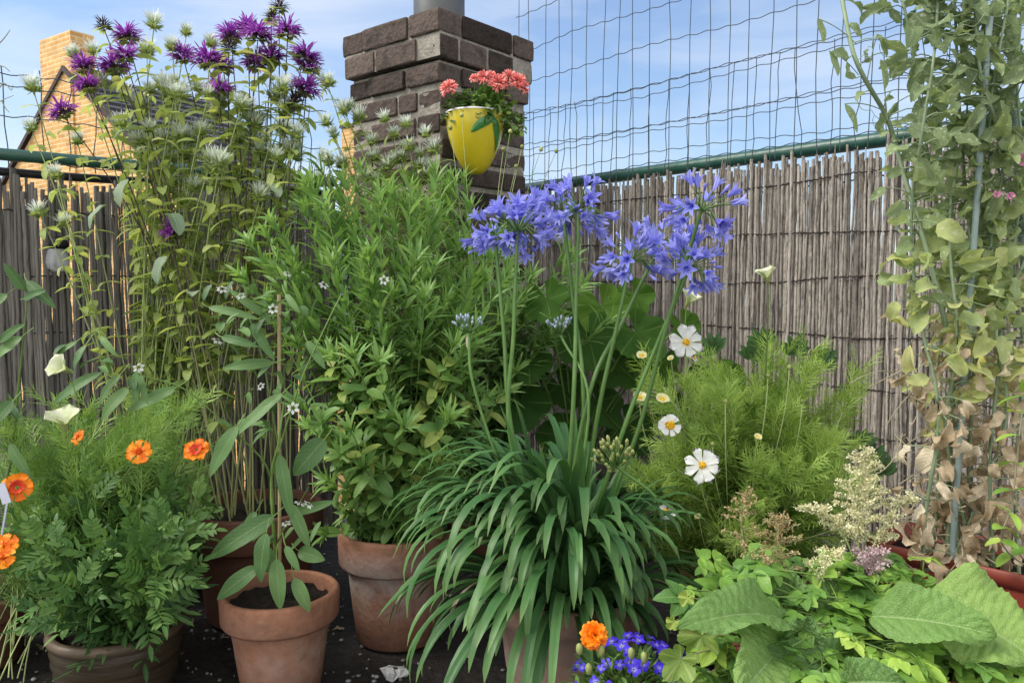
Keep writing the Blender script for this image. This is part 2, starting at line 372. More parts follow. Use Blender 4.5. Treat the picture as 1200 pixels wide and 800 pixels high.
def terra_extra(stain):
    def f(nt, col, tc):
        sp = nd(nt, 'SeparateXYZ'); nt.links.new(tc.outputs['Object'], sp.inputs[0])
        nz = nd(nt, 'TexNoise', i_Scale=9., i_Detail=6., i_Roughness=.7); nt.links.new(tc.outputs['Object'], nz.inputs['Vector'])
        w = mth(nt, 'SUBTRACT', 1, mth(nt, 'MULTIPLY', mth(nt, 'ABSOLUTE', mth(nt, 'SUBTRACT', sp.outputs[2], stain[0])), stain[1]), clamp=True)
        k = mth(nt, 'MULTIPLY', mth(nt, 'MULTIPLY', w, mth(nt, 'MULTIPLY', mth(nt, 'SUBTRACT', nz.outputs[0], .36), 3.2, clamp=True)), stain[2])
        col = mix(nt, k, col, (.42, .4, .38))
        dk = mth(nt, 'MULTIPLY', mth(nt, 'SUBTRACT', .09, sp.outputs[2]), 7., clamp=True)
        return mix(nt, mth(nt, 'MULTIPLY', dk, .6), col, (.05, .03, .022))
    return f
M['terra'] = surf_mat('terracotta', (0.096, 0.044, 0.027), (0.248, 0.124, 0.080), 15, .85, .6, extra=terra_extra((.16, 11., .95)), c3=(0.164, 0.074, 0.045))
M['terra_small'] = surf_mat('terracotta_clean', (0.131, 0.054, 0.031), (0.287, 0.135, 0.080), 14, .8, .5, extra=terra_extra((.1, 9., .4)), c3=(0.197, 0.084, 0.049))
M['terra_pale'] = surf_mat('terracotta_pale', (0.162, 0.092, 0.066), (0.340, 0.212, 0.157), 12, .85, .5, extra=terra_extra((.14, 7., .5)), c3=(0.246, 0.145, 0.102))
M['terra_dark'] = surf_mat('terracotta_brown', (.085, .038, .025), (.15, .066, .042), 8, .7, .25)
M['glaze'] = surf_mat('brown_glaze', (.01, .008, .006), (.045, .034, .02), 6, .3, .25, stretch=(1, 1, 9), spec=.5, c3=(.024, .019, .013))
M['glaze_rim'] = surf_mat('worn_glaze_rim', (.05, .036, .024), (.13, .095, .065), 12, .5, .2)
M['plastic_red'] = surf_mat('red_brown_plastic', (.2, .038, .025), (.25, .055, .036), 5, .45, .08, spec=.45)
M['soil'] = surf_mat('potting_soil', (.008, .006, .005), (.035, .026, .02), 60, .95, 1., dist=.01)
M['bamboo'] = surf_mat('bamboo_stake', (.32, .25, .13), (.46, .38, .22), 25, .6, .1, stretch=(1, 1, .1))
M['greycane'] = surf_mat('grey_green_coated_stake', (.16, .23, .22), (.27, .34, .33), 12, .5, .1)
M['railgreen'] = surf_mat('dark_green_pipe', (.018, .07, .055), (.035, .11, .085), 12, .38, .1, spec=.5)
M['railblack'] = surf_mat('black_pipe', (.008, .008, .01), (.02, .02, .022), 12, .4, .1)
M['wire'] = surf_mat('coated_wire', (.03, .04, .05), (.06, .075, .09), 20, .45, 0)
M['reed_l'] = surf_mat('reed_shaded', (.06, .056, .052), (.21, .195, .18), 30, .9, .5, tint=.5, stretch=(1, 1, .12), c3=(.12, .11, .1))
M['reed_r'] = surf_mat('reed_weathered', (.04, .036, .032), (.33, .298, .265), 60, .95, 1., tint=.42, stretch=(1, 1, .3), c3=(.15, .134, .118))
M['bindwire'] = surf_mat('rusty_binding_wire', (.012, .01, .01), (.04, .03, .026), 30, .7, 0)
M['brickdk'] = surf_mat('old_dark_brick', (.014, .013, .013), (.085, .066, .057), 16, .95, 1., tint=.55, dist=.007, spec=.15, c3=(.036, .03, .028))
M['mortar'] = surf_mat('old_mortar', (.14, .13, .11), (.36, .335, .29), 25, .95, .9, dist=.006)
M['flue'] = surf_mat('grey_flue', (.06, .065, .07), (.11, .115, .12), 8, .5, .1)
M['yellowglaze'] = surf_mat('yellow_glaze', (.46, .37, .012), (.56, .46, .022), 5, .22, 0, spec=.5)
M['greenglaze'] = surf_mat('green_glaze', (.02, .13, .022), (.04, .2, .04), 14, .2, 0, spec=.6)
M['whiteglaze'] = surf_mat('white_glaze', (.68, .68, .66), (.75, .75, .73), 4, .2, 0, spec=.6)
M['black'] = surf_mat('black_plastic', (.008, .008, .01), (.014, .014, .017), 8, .4, 0)
M['tag'] = surf_mat('pale_tag', (.42, .45, .55), (.5, .53, .62), 8, .5, 0)
M['pebble'] = surf_mat('pebble', (.1, .1, .1), (.3, .29, .28), 20, .9, .3, tint=.5)
M['floor'] = surf_mat('black_roofing', (.002, .002, .003), (.026, .023, .021), 9, .6, .8, dist=.01, c3=(.007, .007, .009))
M['ground'] = surf_mat('grey_yard', (.12, .118, .11), (.2, .195, .18), 2, .9, .2)
M['slate'] = surf_mat('roof_slate', (.055, .058, .065), (.1, .1, .11), 8, .7, .3)
M['brickor'] = brick_mat('sunlit_brick', (.5, .265, .08), (.62, .36, .13), (.62, .46, .25), 1)
M['trim'] = surf_mat('dark_trim', (.04, .03, .028), (.07, .05, .045), 8, .7, 0)
def clear_plastic():
    m, nt, out = new_mat('clear_plastic')
    ps = nd(nt, 'BsdfPrincipled', i_Roughness=.15); ps.inputs['Base Color'].default_value = (.85, .88, .92, 1)
    tr = nd(nt, 'BsdfTransparent'); mx = nd(nt, 'MixShader'); mx.inputs[0].default_value = .3
    nt.links.new(tr.outputs[0], mx.inputs[1]); nt.links.new(ps.outputs[0], mx.inputs[2]); nt.links.new(mx.outputs[0], out.inputs[0])
    return m
M['clear'] = clear_plastic()

# ------------------------------------------------------------------ camera, light, sky
cam = bpy.data.cameras.new('camera'); cam.sensor_width = 36; cam.lens = F * 36 / 1200; cam.clip_end = 500; cam.clip_start = .02
co = bpy.data.objects.new('camera', cam); COL.objects.link(co); co.location = (0, 0, H); co.rotation_euler = (math.pi / 2 - PITCH, 0, 0)
scene.camera = co
scene.view_settings.view_transform = 'Standard'; scene.view_settings.look = 'None'; scene.view_settings.exposure = 0
SUN_EL, SUN_AZ = R(48), R(-98)        # azimuth from +Y towards +X
sdir = A(math.sin(SUN_AZ) * math.cos(SUN_EL), math.cos(SUN_AZ) * math.cos(SUN_EL), math.sin(SUN_EL))
sl = bpy.data.lights.new('sun', 'SUN'); sl.energy = 4.4; sl.angle = R(30); sl.color = (1, .93, .82)
so = bpy.data.objects.new('sun', sl); COL.objects.link(so)
from mathutils import Vector
so.rotation_euler = Vector(sdir).to_track_quat('Z', 'Y').to_euler(); so.location = (-4, 2, 6)
w = bpy.data.worlds.new('World'); scene.world = w; w.use_nodes = True
nt = w.node_tree; nt.nodes.clear(); lk = nt.links.new
wo = nt.nodes.new('ShaderNodeOutputWorld'); bg = nt.nodes.new('ShaderNodeBackground'); bg.inputs[1].default_value = .15
sky = nt.nodes.new('ShaderNodeTexSky'); sky.sky_type = 'NISHITA'; sky.sun_disc = False
sky.sun_elevation = SUN_EL; sky.sun_rotation = SUN_AZ; sky.air_density = 1.2; sky.dust_density = 1.0; sky.ozone_density = 1.5
tc = nt.nodes.new('ShaderNodeTexCoord'); mp = nt.nodes.new('ShaderNodeMapping'); mp.inputs['Scale'].default_value = (1.2, 1.2, 5.)
mp.inputs['Rotation'].default_value = (.25, .1, .4)
lk(tc.outputs['Generated'], mp.inputs[0])
nz = nt.nodes.new('ShaderNodeTexNoise'); nz.inputs['Scale'].default_value = 2.6; nz.inputs['Detail'].default_value = 8; nz.inputs['Distortion'].default_value = .6
lk(mp.outputs[0], nz.inputs['Vector'])
cr = ramp(nt, [(.36, (.06, .06, .06)), (.74, (.62, .62, .62))]); lk(nz.outputs[0], cr.inputs[0])
thin = mix(nt, cr.outputs[0], mix(nt, 1., sky.outputs[0], (1., 1.1, 1.28), 'MULTIPLY'), (6.4, 6.8, 7.4))
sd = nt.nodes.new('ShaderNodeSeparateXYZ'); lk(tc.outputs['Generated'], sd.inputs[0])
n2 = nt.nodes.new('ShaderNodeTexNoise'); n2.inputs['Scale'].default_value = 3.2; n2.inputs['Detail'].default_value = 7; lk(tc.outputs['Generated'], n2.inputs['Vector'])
fill_bank = mth(nt, 'MULTIPLY', mth(nt, 'MULTIPLY', mth(nt, 'SUBTRACT', mth(nt, 'MULTIPLY', sd.outputs[1], -1.), .0), 2.4, clamp=True), mth(nt, 'MULTIPLY_ADD', n2.outputs[0], 1.6, .1, clamp=True))  # unseen bright cloud bank, added behind the camera as soft front fill
lk(mix(nt, fill_bank, thin, (12.6, 12.4, 12.)), bg.inputs[0]); lk(bg.outputs[0], wo.inputs[0])

# ------------------------------------------------------------------ setting
mb = MB(); quad(mb, [(-80, -40, -3.2), (80, -40, -3.2), (80, 200, -3.2), (-80, 200, -3.2)])
single('ground', mb, M['ground'], '', '', kind='structure')
LF0, LF1 = A(-2.02, 1.74), A(-.62, 2.777)         # left screen line
RF0, RF1 = A(.03, 3.23), A(1.75, 1.293)           # right screen line
mb = MB()
top = [(-2.05, -.6), (2.3, -.6), (1.83, 1.37), (.03, 3.4), (-.4, 3.4), (-.62, 2.87), (-2.05, 1.82)]
n = len(top)
pts = [(x, y, 0) for x, y in top]; bot = [(x, y, -.35) for x, y in top]
for k in range(n):
    a, b = k, (k + 1) % n
    quad(mb, [bot[a], bot[b], pts[b], pts[a]])
for k in range(1, n - 1): mb.add([pts[0], pts[k], pts[k + 1]], [[0, 1, 2, 2]])
single('roof_terrace_floor', mb, M['floor'], '', '', kind='structure', smooth=False)

# --- neighbouring house
g = unit(A(.82, -.57, 0)); b_ = unit(A(.57, .82, 0)); zz = A(0, 0, 1)
apex = P(78, 84, 11.)
hw, slope, rl = 4.6, .72, 2.3
house = thing('brick_house', 'orange sunlit brick gable house with grey slate roof beyond the left screen', 'house', (apex[0], apex[1], -3.2))
def wall_uv(p, ax): return [(float(np.dot(q, ax)), float(q[2])) for q in p]
mb = MB()
e0 = apex - g * hw - zz * hw * slope; e1 = apex + g * hw - zz * hw * slope
dn = lambda q: A(q[0], q[1], -3.2)
pl = [dn(e0), dn(e1), e1, e0]; quad(mb, pl, wall_uv(pl, g))
pl = [e0, e1, apex, apex]; mb.add(pl[:3], [[0, 1, 2, 2]], wall_uv(pl[:3], g))
for s, e in ((-1, e0), (1, e1)):
    pl = [dn(e), dn(e + b_ * rl), e + b_ * rl, e]; quad(mb, pl, wall_uv(pl, b_))
part('wall', mb, M['brickor'], house, smooth=False)
mb = MB()
for s in (-1, 1):
    ev = apex + s * g * (hw + .2) - zz * (hw + .2) * slope
    nrm = unit(np.cross(b_, ev - apex)) * (1 if s > 0 else -1)
    nrm = nrm if nrm[2] > 0 else -nrm
    rows = 34
    for r in range(rows):
        f0, f1 = r / rows, (r + 1) / rows
        p0 = apex + (ev - apex) * f0; p1 = apex + (ev - apex) * f1
        o0, o1 = nrm * .02, nrm * .06
        a = p0 + o0 - b_ * -.05; b = p0 + o0 + b_ * rl; c = p1 + o1 + b_ * rl; d = p1 + o1 + b_ * .05
        quad(mb, [a, b, c, d]); quad(mb, [d, c, c - nrm * .05, d - nrm * .05])
part('roof', mb, M['slate'], house, smooth=False)
mb = MB()
for s in (-1, 1):
    ev = apex + s * g * (hw + .2) - zz * (hw + .2) * slope
    a0, a1 = apex - b_ * .06, ev - b_ * .06
    quad(mb, [a0 + zz * .0, a1, a1 + zz * .07, a0 + zz * .07]); quad(mb, [a0 + zz * .07, a1 + zz * .07, a1 + zz * .07 + b_ * .12, a0 + zz * .07 + b_ * .12])
part('verge_trim', mb, M['trim'], house, smooth=False)
def box_brick(mb, c, u, v, wu, wv, z0, z1):
    c = np.array([c[0], c[1], 0.])
    q = [c, c + u * wu, c + u * wu + v * wv, c + v * wv]
    for k in range(4):
        a, b = q[k], q[(k + 1) % 4]; ax = unit(b - a)
        pl = [a + zz * z0, b + zz * z0, b + zz * z1, a + zz * z1]; off = np.dot(a, ax)
        quad(mb, pl, [(np.dot(p, ax) + k * .11, p[2]) for p in pl])
    quad(mb, [p + zz * z1 for p in q], [(p[0], p[1]) for p in q])
nc = P(82, 35, 10.88)
mb = MB(); box_brick(mb, nc - g * .83, g, b_, .83, .32, nc[2] - 2.4, nc[2] - .0)
part('chimney', mb, M['brickor'], house, smooth=False)
nc = P(430, 146, 14.)
mb2 = MB(); box_brick(mb2, P(430, 146, 14.) - g * .62, g, b_, .62, .5, -3.2, nc[2])
w2 = thing('brick_wall', 'low orange brick house end glimpsed just left of the dark chimney stack', 'house', (nc[0], nc[1], -3.2))
part('wall', mb2, M['brickor'], w2, smooth=False)
mb = MB(); box_brick(mb, P(430, 146, 14.) - g * .65 - b_ * .03, g, b_, .68, .56, nc[2] + .002, nc[2] + .05); part('coping', mb, M['slate'], w2, smooth=False)

# --- central chimney stack, brick by brick
u3 = unit(A(.64, .77, 0)); v3 = unit(A(-.77, .64, 0))
cc = P(515, 5, 2.5); ctop = cc[2]; corner = A(cc[0], cc[1], 0)
CW, BW = .47, .428
ctr = corner + (u3 + v3) * CW / 2
stack = thing('chimney_stack', 'dark weathered brick chimney stack with a projecting cap in the middle', 'chimney', (ctr[0], ctr[1], 0))
def add_brick(mb, c, u, v, lu, lv, h, j=.003, tint=.5):
    """one rounded, slightly irregular brick: c = centre"""
    xs = np.array([-1, -.86, 0., .86, 1]); 
    sx = np.array([lu / 2] * 3); vs = []; 
    b = .0042; NB = 32
    def ring(z, ins):
        hx, hy = lu / 2 - ins, lv / 2 - ins
        k = 8; out = []
        for (ax, ay, bx, by) in ((-1, -1, 1, -1), (1, -1, 1, 1), (1, 1, -1, 1), (-1, 1, -1, -1)):
            for t in (.012, .03, .06, .3, .7, .94, .97, .988): out.append(((ax + (bx - ax) * t) * hx, (ay + (by - ay) * t) * hy, z))
        return out
    rs = [ring(-h / 2, b), ring(-h / 2 + .002, b * .35), ring(-h / 2 + b, 0), ring(-h / 2 + b * 2, 0), ring(0, -.0008), ring(h / 2 - b * 2, 0), ring(h / 2 - b, 0), ring(h / 2 - .002, b * .35), ring(h / 2, b)]
    V = np.array(rs).reshape(-1, 3) + rng.normal(0, j * .22, (9 * NB, 3)) * A(1, 1, .6)
    W = c + V[:, :1] * u + V[:, 1:2] * v + V[:, 2:] * zz
    f = []
    for i in range(8):
        for q in range(NB): f.append([i * NB + q, i * NB + (q + 1) % NB, (i + 1) * NB + (q + 1) % NB, (i + 1) * NB + q])
    for o in (0, 8 * NB):
        for q in range(1, NB - 1): f.append([o, o + q, o + q + 1, o + q + 1] if o else [o, o + q + 1, o + q, o + q])
    mb.add(W, f, None, tint)
def course(mb, w, z, h, flip):
    dep = .1; L = w - dep
    o = ctr - (u3 + v3) * w / 2
    cs = [(o, u3, v3), (o + u3 * w, v3, -u3), (o + (u3 + v3) * w, -u3, -v3), (o + v3 * w, -v3, u3)]
    for k, (c0, du, dv) in enumerate(cs):
        st = 0 if flip else dep
        cut = [.2 + .04 * rng.normal(), None] if rng.random() < .5 else [.105 + .01 * rng.normal(), None]
        x = st
        segs = [max(.09, min(L - .09, cut[0])), 0]; segs[1] = L - segs[0]
        if segs[1] > .24: segs = [segs[0], segs[1] / 2, segs[1] / 2]
        for s in segs:
            add_brick(mb, c0 + du * (x + s / 2) + dv * (dep / 2 + rng.normal(0, .002)) + zz * (z + h / 2), du, dv, s - .014, dep, h, tint=rng.random())
            x += s
mbk, mbc = MB(), MB()
pitch = .0765; z = ctop
for k in range(22):
    h = pitch - (.007 if k < 2 else .018)
    z -= pitch
    if z < 0: break
    if k < 2: course(mbc, CW - .01 * k, z + .003, h, k % 2)
    else: course(mbk, BW + (.012 if k == 2 else 0), z + .008, h, k % 2)
part('brickwork', mbk, M['brickdk'], stack); part('cap', mbc, M['brickdk'], stack)
mb = MB()
def sq(mb, w, z0, z1):
    o = ctr - (u3 + v3) * w / 2; q = [o, o + u3 * w, o + (u3 + v3) * w, o + v3 * w]
    for k in range(4): quad(mb, [q[k] + zz * z0, q[(k + 1) % 4] + zz * z0, q[(k + 1) % 4] + zz * z1, q[k] + zz * z1])
    quad(mb, [p + zz * z1 for p in q]); quad(mb, [q[3] + zz * z0, q[2] + zz * z0, q[1] + zz * z0, q[0] + zz * z0])
sq(mb, BW - .014, 0, ctop - 2 * pitch - .002); sq(mb, CW - .02, ctop - 2 * pitch + .006, ctop - .006)
part('mortar', mb, M['mortar'], stack, smooth=False)
fl = ctr + u3 * .0 + v3 * .0
mb = MB(); lathe(mb, [(.088, 0), (.088, .5), (.08, .5), (.08, 0)], fl + zz * (ctop - .004), 28)
lathe(mb, [(.0885, .012), (.096, .014), (.096, .04), (.0885, .042)], fl + zz * ctop, 28)
part('flue', mb, M['flue'], stack)

# --- reed screens
def reed_screen(name, label, a, b, ztop, spacing, rad, matr, seed, gap=.0, ragged=.02, wires=(.12,), holes=(), back=0., bside=1.3):
    r = np.random.default_rng(seed)
    L = np.linalg.norm(b - a); du = (b - a) / L; nv = A(-du[1], du[0])
    s = np.arange(0, L, spacing); n = len(s); s = s + r.normal(0, spacing * .12, n)
    keep = np.ones(n, bool)
    for h0, h1 in holes: keep &= ~((s > h0) & (s < h1))
    K = 46
    t = np.linspace(0, 1, K)
    zt = ztop + r.normal(0, ragged, n) - np.abs(r.normal(0, ragged * .4, n))
    z = t[None] * zt[:, None]
    wob = np.cumsum(r.normal(0, .0009, (n, K)), axis=1) ; wob -= wob.mean(1, keepdims=True); wob = np.clip(wob, -.006, .006)
    lean = r.normal(0, .006, n)[:, None] * (t[None] - .5)
    ss = s[:, None] + wob + lean
    off = r.normal(0, .0035, n)[:, None] + np.clip(np.cumsum(r.normal(0, .0006, (n, K)), axis=1), -.006, .006)
    Pt = np.stack([a[0] + du[0] * ss + nv[0] * off, a[1] + du[1] * ss + nv[1] * off, z], -1)
    rr = rad * (1 + r.normal(0, .2, n))[:, None] * (1.08 - .22 * t)[None] * (1 + r.normal(0, .11, (n, K)))
    rr = np.clip(rr, rad * .45, rad * 1.7)
    F0R = spacing < .011
    root = thing(name, label, 'reed screen', (*((a + b) / 2), 0))
    mb = MB(); tubes(mb, Pt[keep], rr[keep], 7, tint=np.clip(r.normal(.5, .28, n), 0, 1)[keep])
    # thin broken slivers and snapped cane ends
    m = n // 2; s2 = r.random(m) * L; o2 = r.choice([-1, 1], m) * (rad * 1.2)
    z1 = r.random(m) * ztop; z2 = np.minimum(z1 + .1 + .5 * r.random(m), ztop + .03 * r.random(m))
    tt = np.linspace(0, 1, 8)[None]
    zz2 = z1[:, None] + (z2 - z1)[:, None] * tt; s3 = s2[:, None] + r.normal(0, .012, m)[:, None] * tt
    tubes(mb, np.stack([a[0] + du[0] * s3 + nv[0] * o2[:, None], a[1] + du[1] * s3 + nv[1] * o2[:, None], zz2], -1), rad * .32, 4, tint=r.random(m))
    if back:                                          # second, deeper row of canes
        kb = keep & (r.random(n) < back)
        Pb = Pt.copy(); sh = spacing * .5
        Pb[..., 0] += du[0] * sh - nv[0] * rad * bside; Pb[..., 1] += du[1] * sh - nv[1] * rad * bside; Pb[..., 2] *= .985
        tubes(mb, Pb[kb], rr[kb] * .95, 6, tint=np.clip(r.normal(.3, .2, n), 0, 1)[kb])
    part('reed_panel', mb, matr, root)
    for zw in wires:
        for side in (-1, 1):
            k = int(L / .008); sw = np.linspace(0, L, k)
            zw_ = zw + .006 * np.sin(sw * 7 + zw * 20) + np.cumsum(r.normal(0, .0006, k)) + .002 * np.sin(sw * 2 * math.pi / spacing / 2)
            ow = side * (rad * 1.25 + .002 * np.sin(sw * 2 * math.pi / (spacing * 2)))
            mbw = MB(); tubes(mbw, np.stack([a[0] + du[0] * sw + nv[0] * ow, a[1] + du[1] * sw + nv[1] * ow, zw_], -1), (.0021 if F0R else .0016), 4)
            if side == -1: wobj = part('binding_wire', mbw, M['bindwire'], root)
            else: part('binding_wire', mbw, M['bindwire'], root)
    return root
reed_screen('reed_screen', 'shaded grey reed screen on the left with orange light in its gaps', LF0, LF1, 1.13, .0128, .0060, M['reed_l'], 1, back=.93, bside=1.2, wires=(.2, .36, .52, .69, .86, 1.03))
# where the ray through (631,470) meets the right screen
dr = P(632, 470, 1.)[:2]; du_ = unit(RF1 - RF0); Mx = np.array([[dr[0], -du_[0]], [dr[1], -du_[1]]]); tt_ = np.linalg.solve(Mx, RF0); hs = tt_[1]
reed_screen('reed_screen', 'pale weathered reed screen on the right hung below the green rail', RF0, RF1, 1.198, .0094, .0052, M['reed_r'], 2, back=1., bside=-1.2, ragged=.014, wires=(.25, .42, .56, .70, .845, .985, 1.125))

# --- rails
def pipe(name, label, a, b, z, r, m, cat='rail', sag=0.):
    s = np.linspace(0, 1, 24)[:, None]
    q = np.concatenate([a + (b - a) * s, z + sag * np.sin(s * 9)], 1)
    mb = MB(); tubes(mb, q, r, 14)
    return q, mb
offL = A(.6, -.8) * .02
root = thing('handrail', 'dark green pipe rail above the shaded left reed screen', 'rail', (*((LF0 + LF1) / 2), 0))
q, mb = pipe('', '', LF0 + offL, LF1 + offL, 1.185, .0165, M['railgreen']); part('pipe', mb, M['railgreen'], root)
for s in (.12, .97):
    p = LF0 + (LF1 - LF0) * s - offL
    mb = MB(); tubes(mb, A((*p, 0), (*p, .6), (*p, 1.19)), .016, 10); part('post', mb, M['railgreen'], root)
root = thing('lower_rail', 'thin black pipe rail just under the left green rail', 'rail', (*((LF0 + LF1) / 2), 1.14))
q, mb = pipe('', '', LF0 - offL * 1.2, LF1 - offL * 1.2, 1.147, .012, M['railblack'], sag=.004); part('pipe', mb, M['railblack'], root)
mb = MB()
for s in (.12, .97):
    p = LF0 + (LF1 - LF0) * s
    tubes(mb, A((*(p - offL * 1.6), 1.147), (*(p - offL * .4), 1.147)), .014, 8)
part('bracket', mb, M['railblack'], root)
offR = A(-.75, -.66) * -.022
root = thing('handrail', 'mid green pipe rail along the top of the right reed screen', 'rail', (*((RF0 + RF1) / 2), 0))
q, mb = pipe('', '', RF0 + offR, RF1 + offR, 1.222, .021, M['railgreen']); part('pipe', mb, M['railgreen'], root)
for s in (.03, .62, .98):
    p = RF0 + (RF1 - RF0) * s + offR * 2.2
    mb = MB(); tubes(mb, A((*p, 0), (*p, .6), (*p, 1.22)), .018, 10); part('post', mb, M['railgreen'], root)

# --- wire mesh
def wire_mesh(name, label, a, b, z0, zs, sp, off, r, phase, seed, slump=0.):
    rr = np.random.default_rng(seed)
    L = np.linalg.norm(b - a); du = (b - a) / L; nv = A(-du[1], du[0])
    root = thing(name, label, 'wire fence', (*((a + b) / 2), z0))
    k = int(L / .0125); s = np.linspace(0, L, k)
    mb = MB(); Ph = []
    for z in zs:
        zz_ = z + .0026 * np.sin(s / sp * 2 * math.pi + phase) + np.interp(s, np.linspace(0, L, 9), rr.normal(0, .007, 9)) - slump * np.sin(s / L * 3.1)
        Ph.append(np.stack([a[0] + du[0] * s + nv[0] * off, a[1] + du[1] * s + nv[1] * off, zz_], -1))
    tubes(mb, np.array(Ph), r, 5)
    mv = MB(); Pv = []
    zt = np.linspace(z0, max(zs), 30)
    for s0 in np.arange(phase * .01, L, sp):
        x = s0 + rr.normal(0, .004) + rr.normal(0, .01) * np.linspace(0, 1, 30) + np.interp(zt, np.linspace(z0, max(zs) + .01, 6), rr.normal(0, .0035, 6))
        o = off + .003 * np.ones(30)
        Pv.append(np.stack([a[0] + du[0] * x + nv[0] * o, a[1] + du[1] * x + nv[1] * o, zt], -1))
    tubes(mb, np.array(Pv), r, 5)
    part('mesh_panel', mb, M['wire'], root)
    return root
wire_mesh('wire_fence', 'tall crimped wire mesh standing above the right green rail against the sky', RF0, RF1, 1.2, [1.24 + .128 * k for k in range(9)], .0735, -.02, .0014, 1.0, 3)
wire_mesh('wire_fence', 'lower doubled strip of wire mesh tied over the tall mesh above the right rail', RF0 , RF1, 1.2, [1.265, 1.335, 1.365, 1.475, 1.5], .079, -.034, .0013, 3.4, 4)
wire_mesh('wire_fence', 'short sagging wire mesh above the left green rail in front of the house', LF0, LF1, 1.16, [1.19, 1.31, 1.4, 1.433], .072, .03, .0016, 2.0, 5, slump=.02)

# gravel and litter on the terrace
mb = MB(); n = 1800
xy = np.stack([rng.uniform(-1.5, 1.4, n), rng.uniform(1.0, 2.5, n), np.full(n, .003)], -1)
ellipsoids(mb, xy, rng.uniform(.0012, .007, n), rng.uniform(.001, .004, n), tint=rng.random(n) ** 1.3, seg=5, rings=3)
single('gravel', mb, M['pebble'], '', '', kind='stuff')

mb = MB(); n = 70
xy = np.stack([rng.uniform(-1.3, 1.0, n), rng.uniform(1.1, 2.2, n), np.full(n, .004)], -1); an = rand_az_(n) if False else rng.random(n) * 6.28
leaves(mb, xy, np.stack([np.cos(an), np.sin(an), np.full(n, .12)], -1), Z_ if False else A(0, 0, 1), rng.uniform(.015, .045, n), rng.uniform(.003, .009, n), 'lance', bend=rng.uniform(-.2, .6, n), fold=.4, wave=.3, ns=6, nw=2)
single('fallen_leaves', mb, M['dry'], '', '', kind='stuff')
# ------------------------------------------------------------------ pots
def pot(name, label, c, rtop, rbot, h, m, rimh=.28, rimw=.012, rimm=None, soil=.03, seg=56, group=None, wob=.004, cat='pot', style='rim'):
    root = thing(name, label, cat, (c[0], c[1], 0), group)
    cx = A(c[0], c[1], 0)
    b = MB(); zr = h * (1 - rimh); rb = lambda z: rbot + (rtop - rimw - rbot) * z / h
    if style == 'rim':
        lathe(b, [(0.001, .004), (rbot * .93, .003), (rbot, .01), (rb(h * .3), h * .3), (rb(h * .5), h * .5), (rb(zr * .92), zr * .92), (rb(zr), zr + .002)], cx, seg, wob=wob)
        part('pot_body', b, m, root)
        r = MB(); t = .011
        lathe(r, [(rb(zr) - .001, zr), (rtop - .006, zr - .001), (rtop - .001, zr + .006), (rtop, (zr + h) / 2), (rtop + .001, h - .007), (rtop - .003, h - .001), (rtop - t, h), (rtop - t - .003, h - .006), (rtop - t - .006, h - .05), (rtop - t - .012, h - .09)], cx, seg, wob=wob)
        part('rim', r, rimm or m, root)
    elif style == 'plain':
        lathe(b, [(0.001, .004), (rbot * .94, .003), (rbot, .012), (rbot + (rtop - rbot) * .3, h * .33), (rbot + (rtop - rbot) * .45, h * .42), (rbot + (rtop - rbot) * .46, h * .425), (rbot + (rtop - rbot) * .8, h * .8), (rtop, h - .05)], cx, seg, wob=wob)
        part('pot_body', b, m, root)
        r = MB(); lathe(r, [(rtop - .002, h - .052), (rtop + .008, h - .047), (rtop + .012, h - .03), (rtop + .012, h - .012), (rtop + .006, h), (rtop - .006, h), (rtop - .012, h - .02), (rtop - .02, h - .1)], cx, seg, wob=wob)
        part('rim', r, rimm or m, root)
    else:                                             # bulging bowl
        k = [(0.001, .004), (rbot * .95, .002), (rbot, .01)]
        for q in np.linspace(.1, 1, 14): k.append((rbot + (rtop - rbot) * math.sin(q * math.pi / 2) ** .8 * (1.03 if q < .9 else 1) + .0014 * math.sin(q * 60), .01 + (h - .03) * q))
        lathe(b, k, cx, seg, wob=wob); part('pot_body', b, m, root)
        r = MB(); lathe(r, [(rtop - .003, h - .022), (rtop + .005, h - .018), (rtop + .008, h - .008), (rtop + .003, h), (rtop - .008, h), (rtop - .014, h - .012), (rtop - .012, h - .08)], cx, seg, wob=wob)
        part('rim', r, rimm or m, root)
    s = MB(); K = 14; rs = rtop - .018; zs = h - soil
    for i in range(K):
        pass
    a = np.arange(40) * 2 * math.pi / 40; rad = np.linspace(.002, rs, 9)
    V = np.stack([rad[:, None] * np.cos(a), rad[:, None] * np.sin(a), zs + rng.normal(0, .004, (9, 40)) + .012 * (1 - (rad / rs)[:, None] ** 2)], -1) + cx
    q = (np.arange(8)[:, None] * 40); j = np.arange(40)[None]
    s.add(V, np.stack([q + j, q + (j + 1) % 40, q + (j + 1) % 40 + 40, q + j + 40], -1))
    part('soil', s, M['soil'], root)
    root['zs'] = zs
    return A(c[0], c[1], zs)
c = P(328, 706, 1.60); S_PEP = pot('flower_pot', 'small clean terracotta pot holding the staked pepper plant in front', c, .118, .078, .215, M['terra_small'], soil=.028)
c = P(466, 650, 1.86); S_CEN = pot('flower_pot', 'weathered terracotta pot with white salt bloom under the tall leafy perennial', c, .138, .098, .265, M['terra'], rimh=.3, soil=.03)
c = P(668, 700, 1.50); S_AGA = pot('flower_pot', 'wide pale terracotta pot under the drooping agapanthus leaves', c, .142, .108, .262, M['terra_pale'], style='plain', soil=.02)
c = P(138, 745, 1.60); S_MAR = pot('flower_pot', 'dark brown glazed pot with ringed sides under the marigolds', c, .123, .102, .145, M['glaze'], style='bowl', rimm=M['glaze_rim'], soil=.03)
c = P(300, 640, 1.99); S_BER = pot('flower_pot', 'big dull brown pot in the shade behind the small pepper pot', c, .165, .12, .285, M['terra_dark'], rimh=.3, soil=.03)
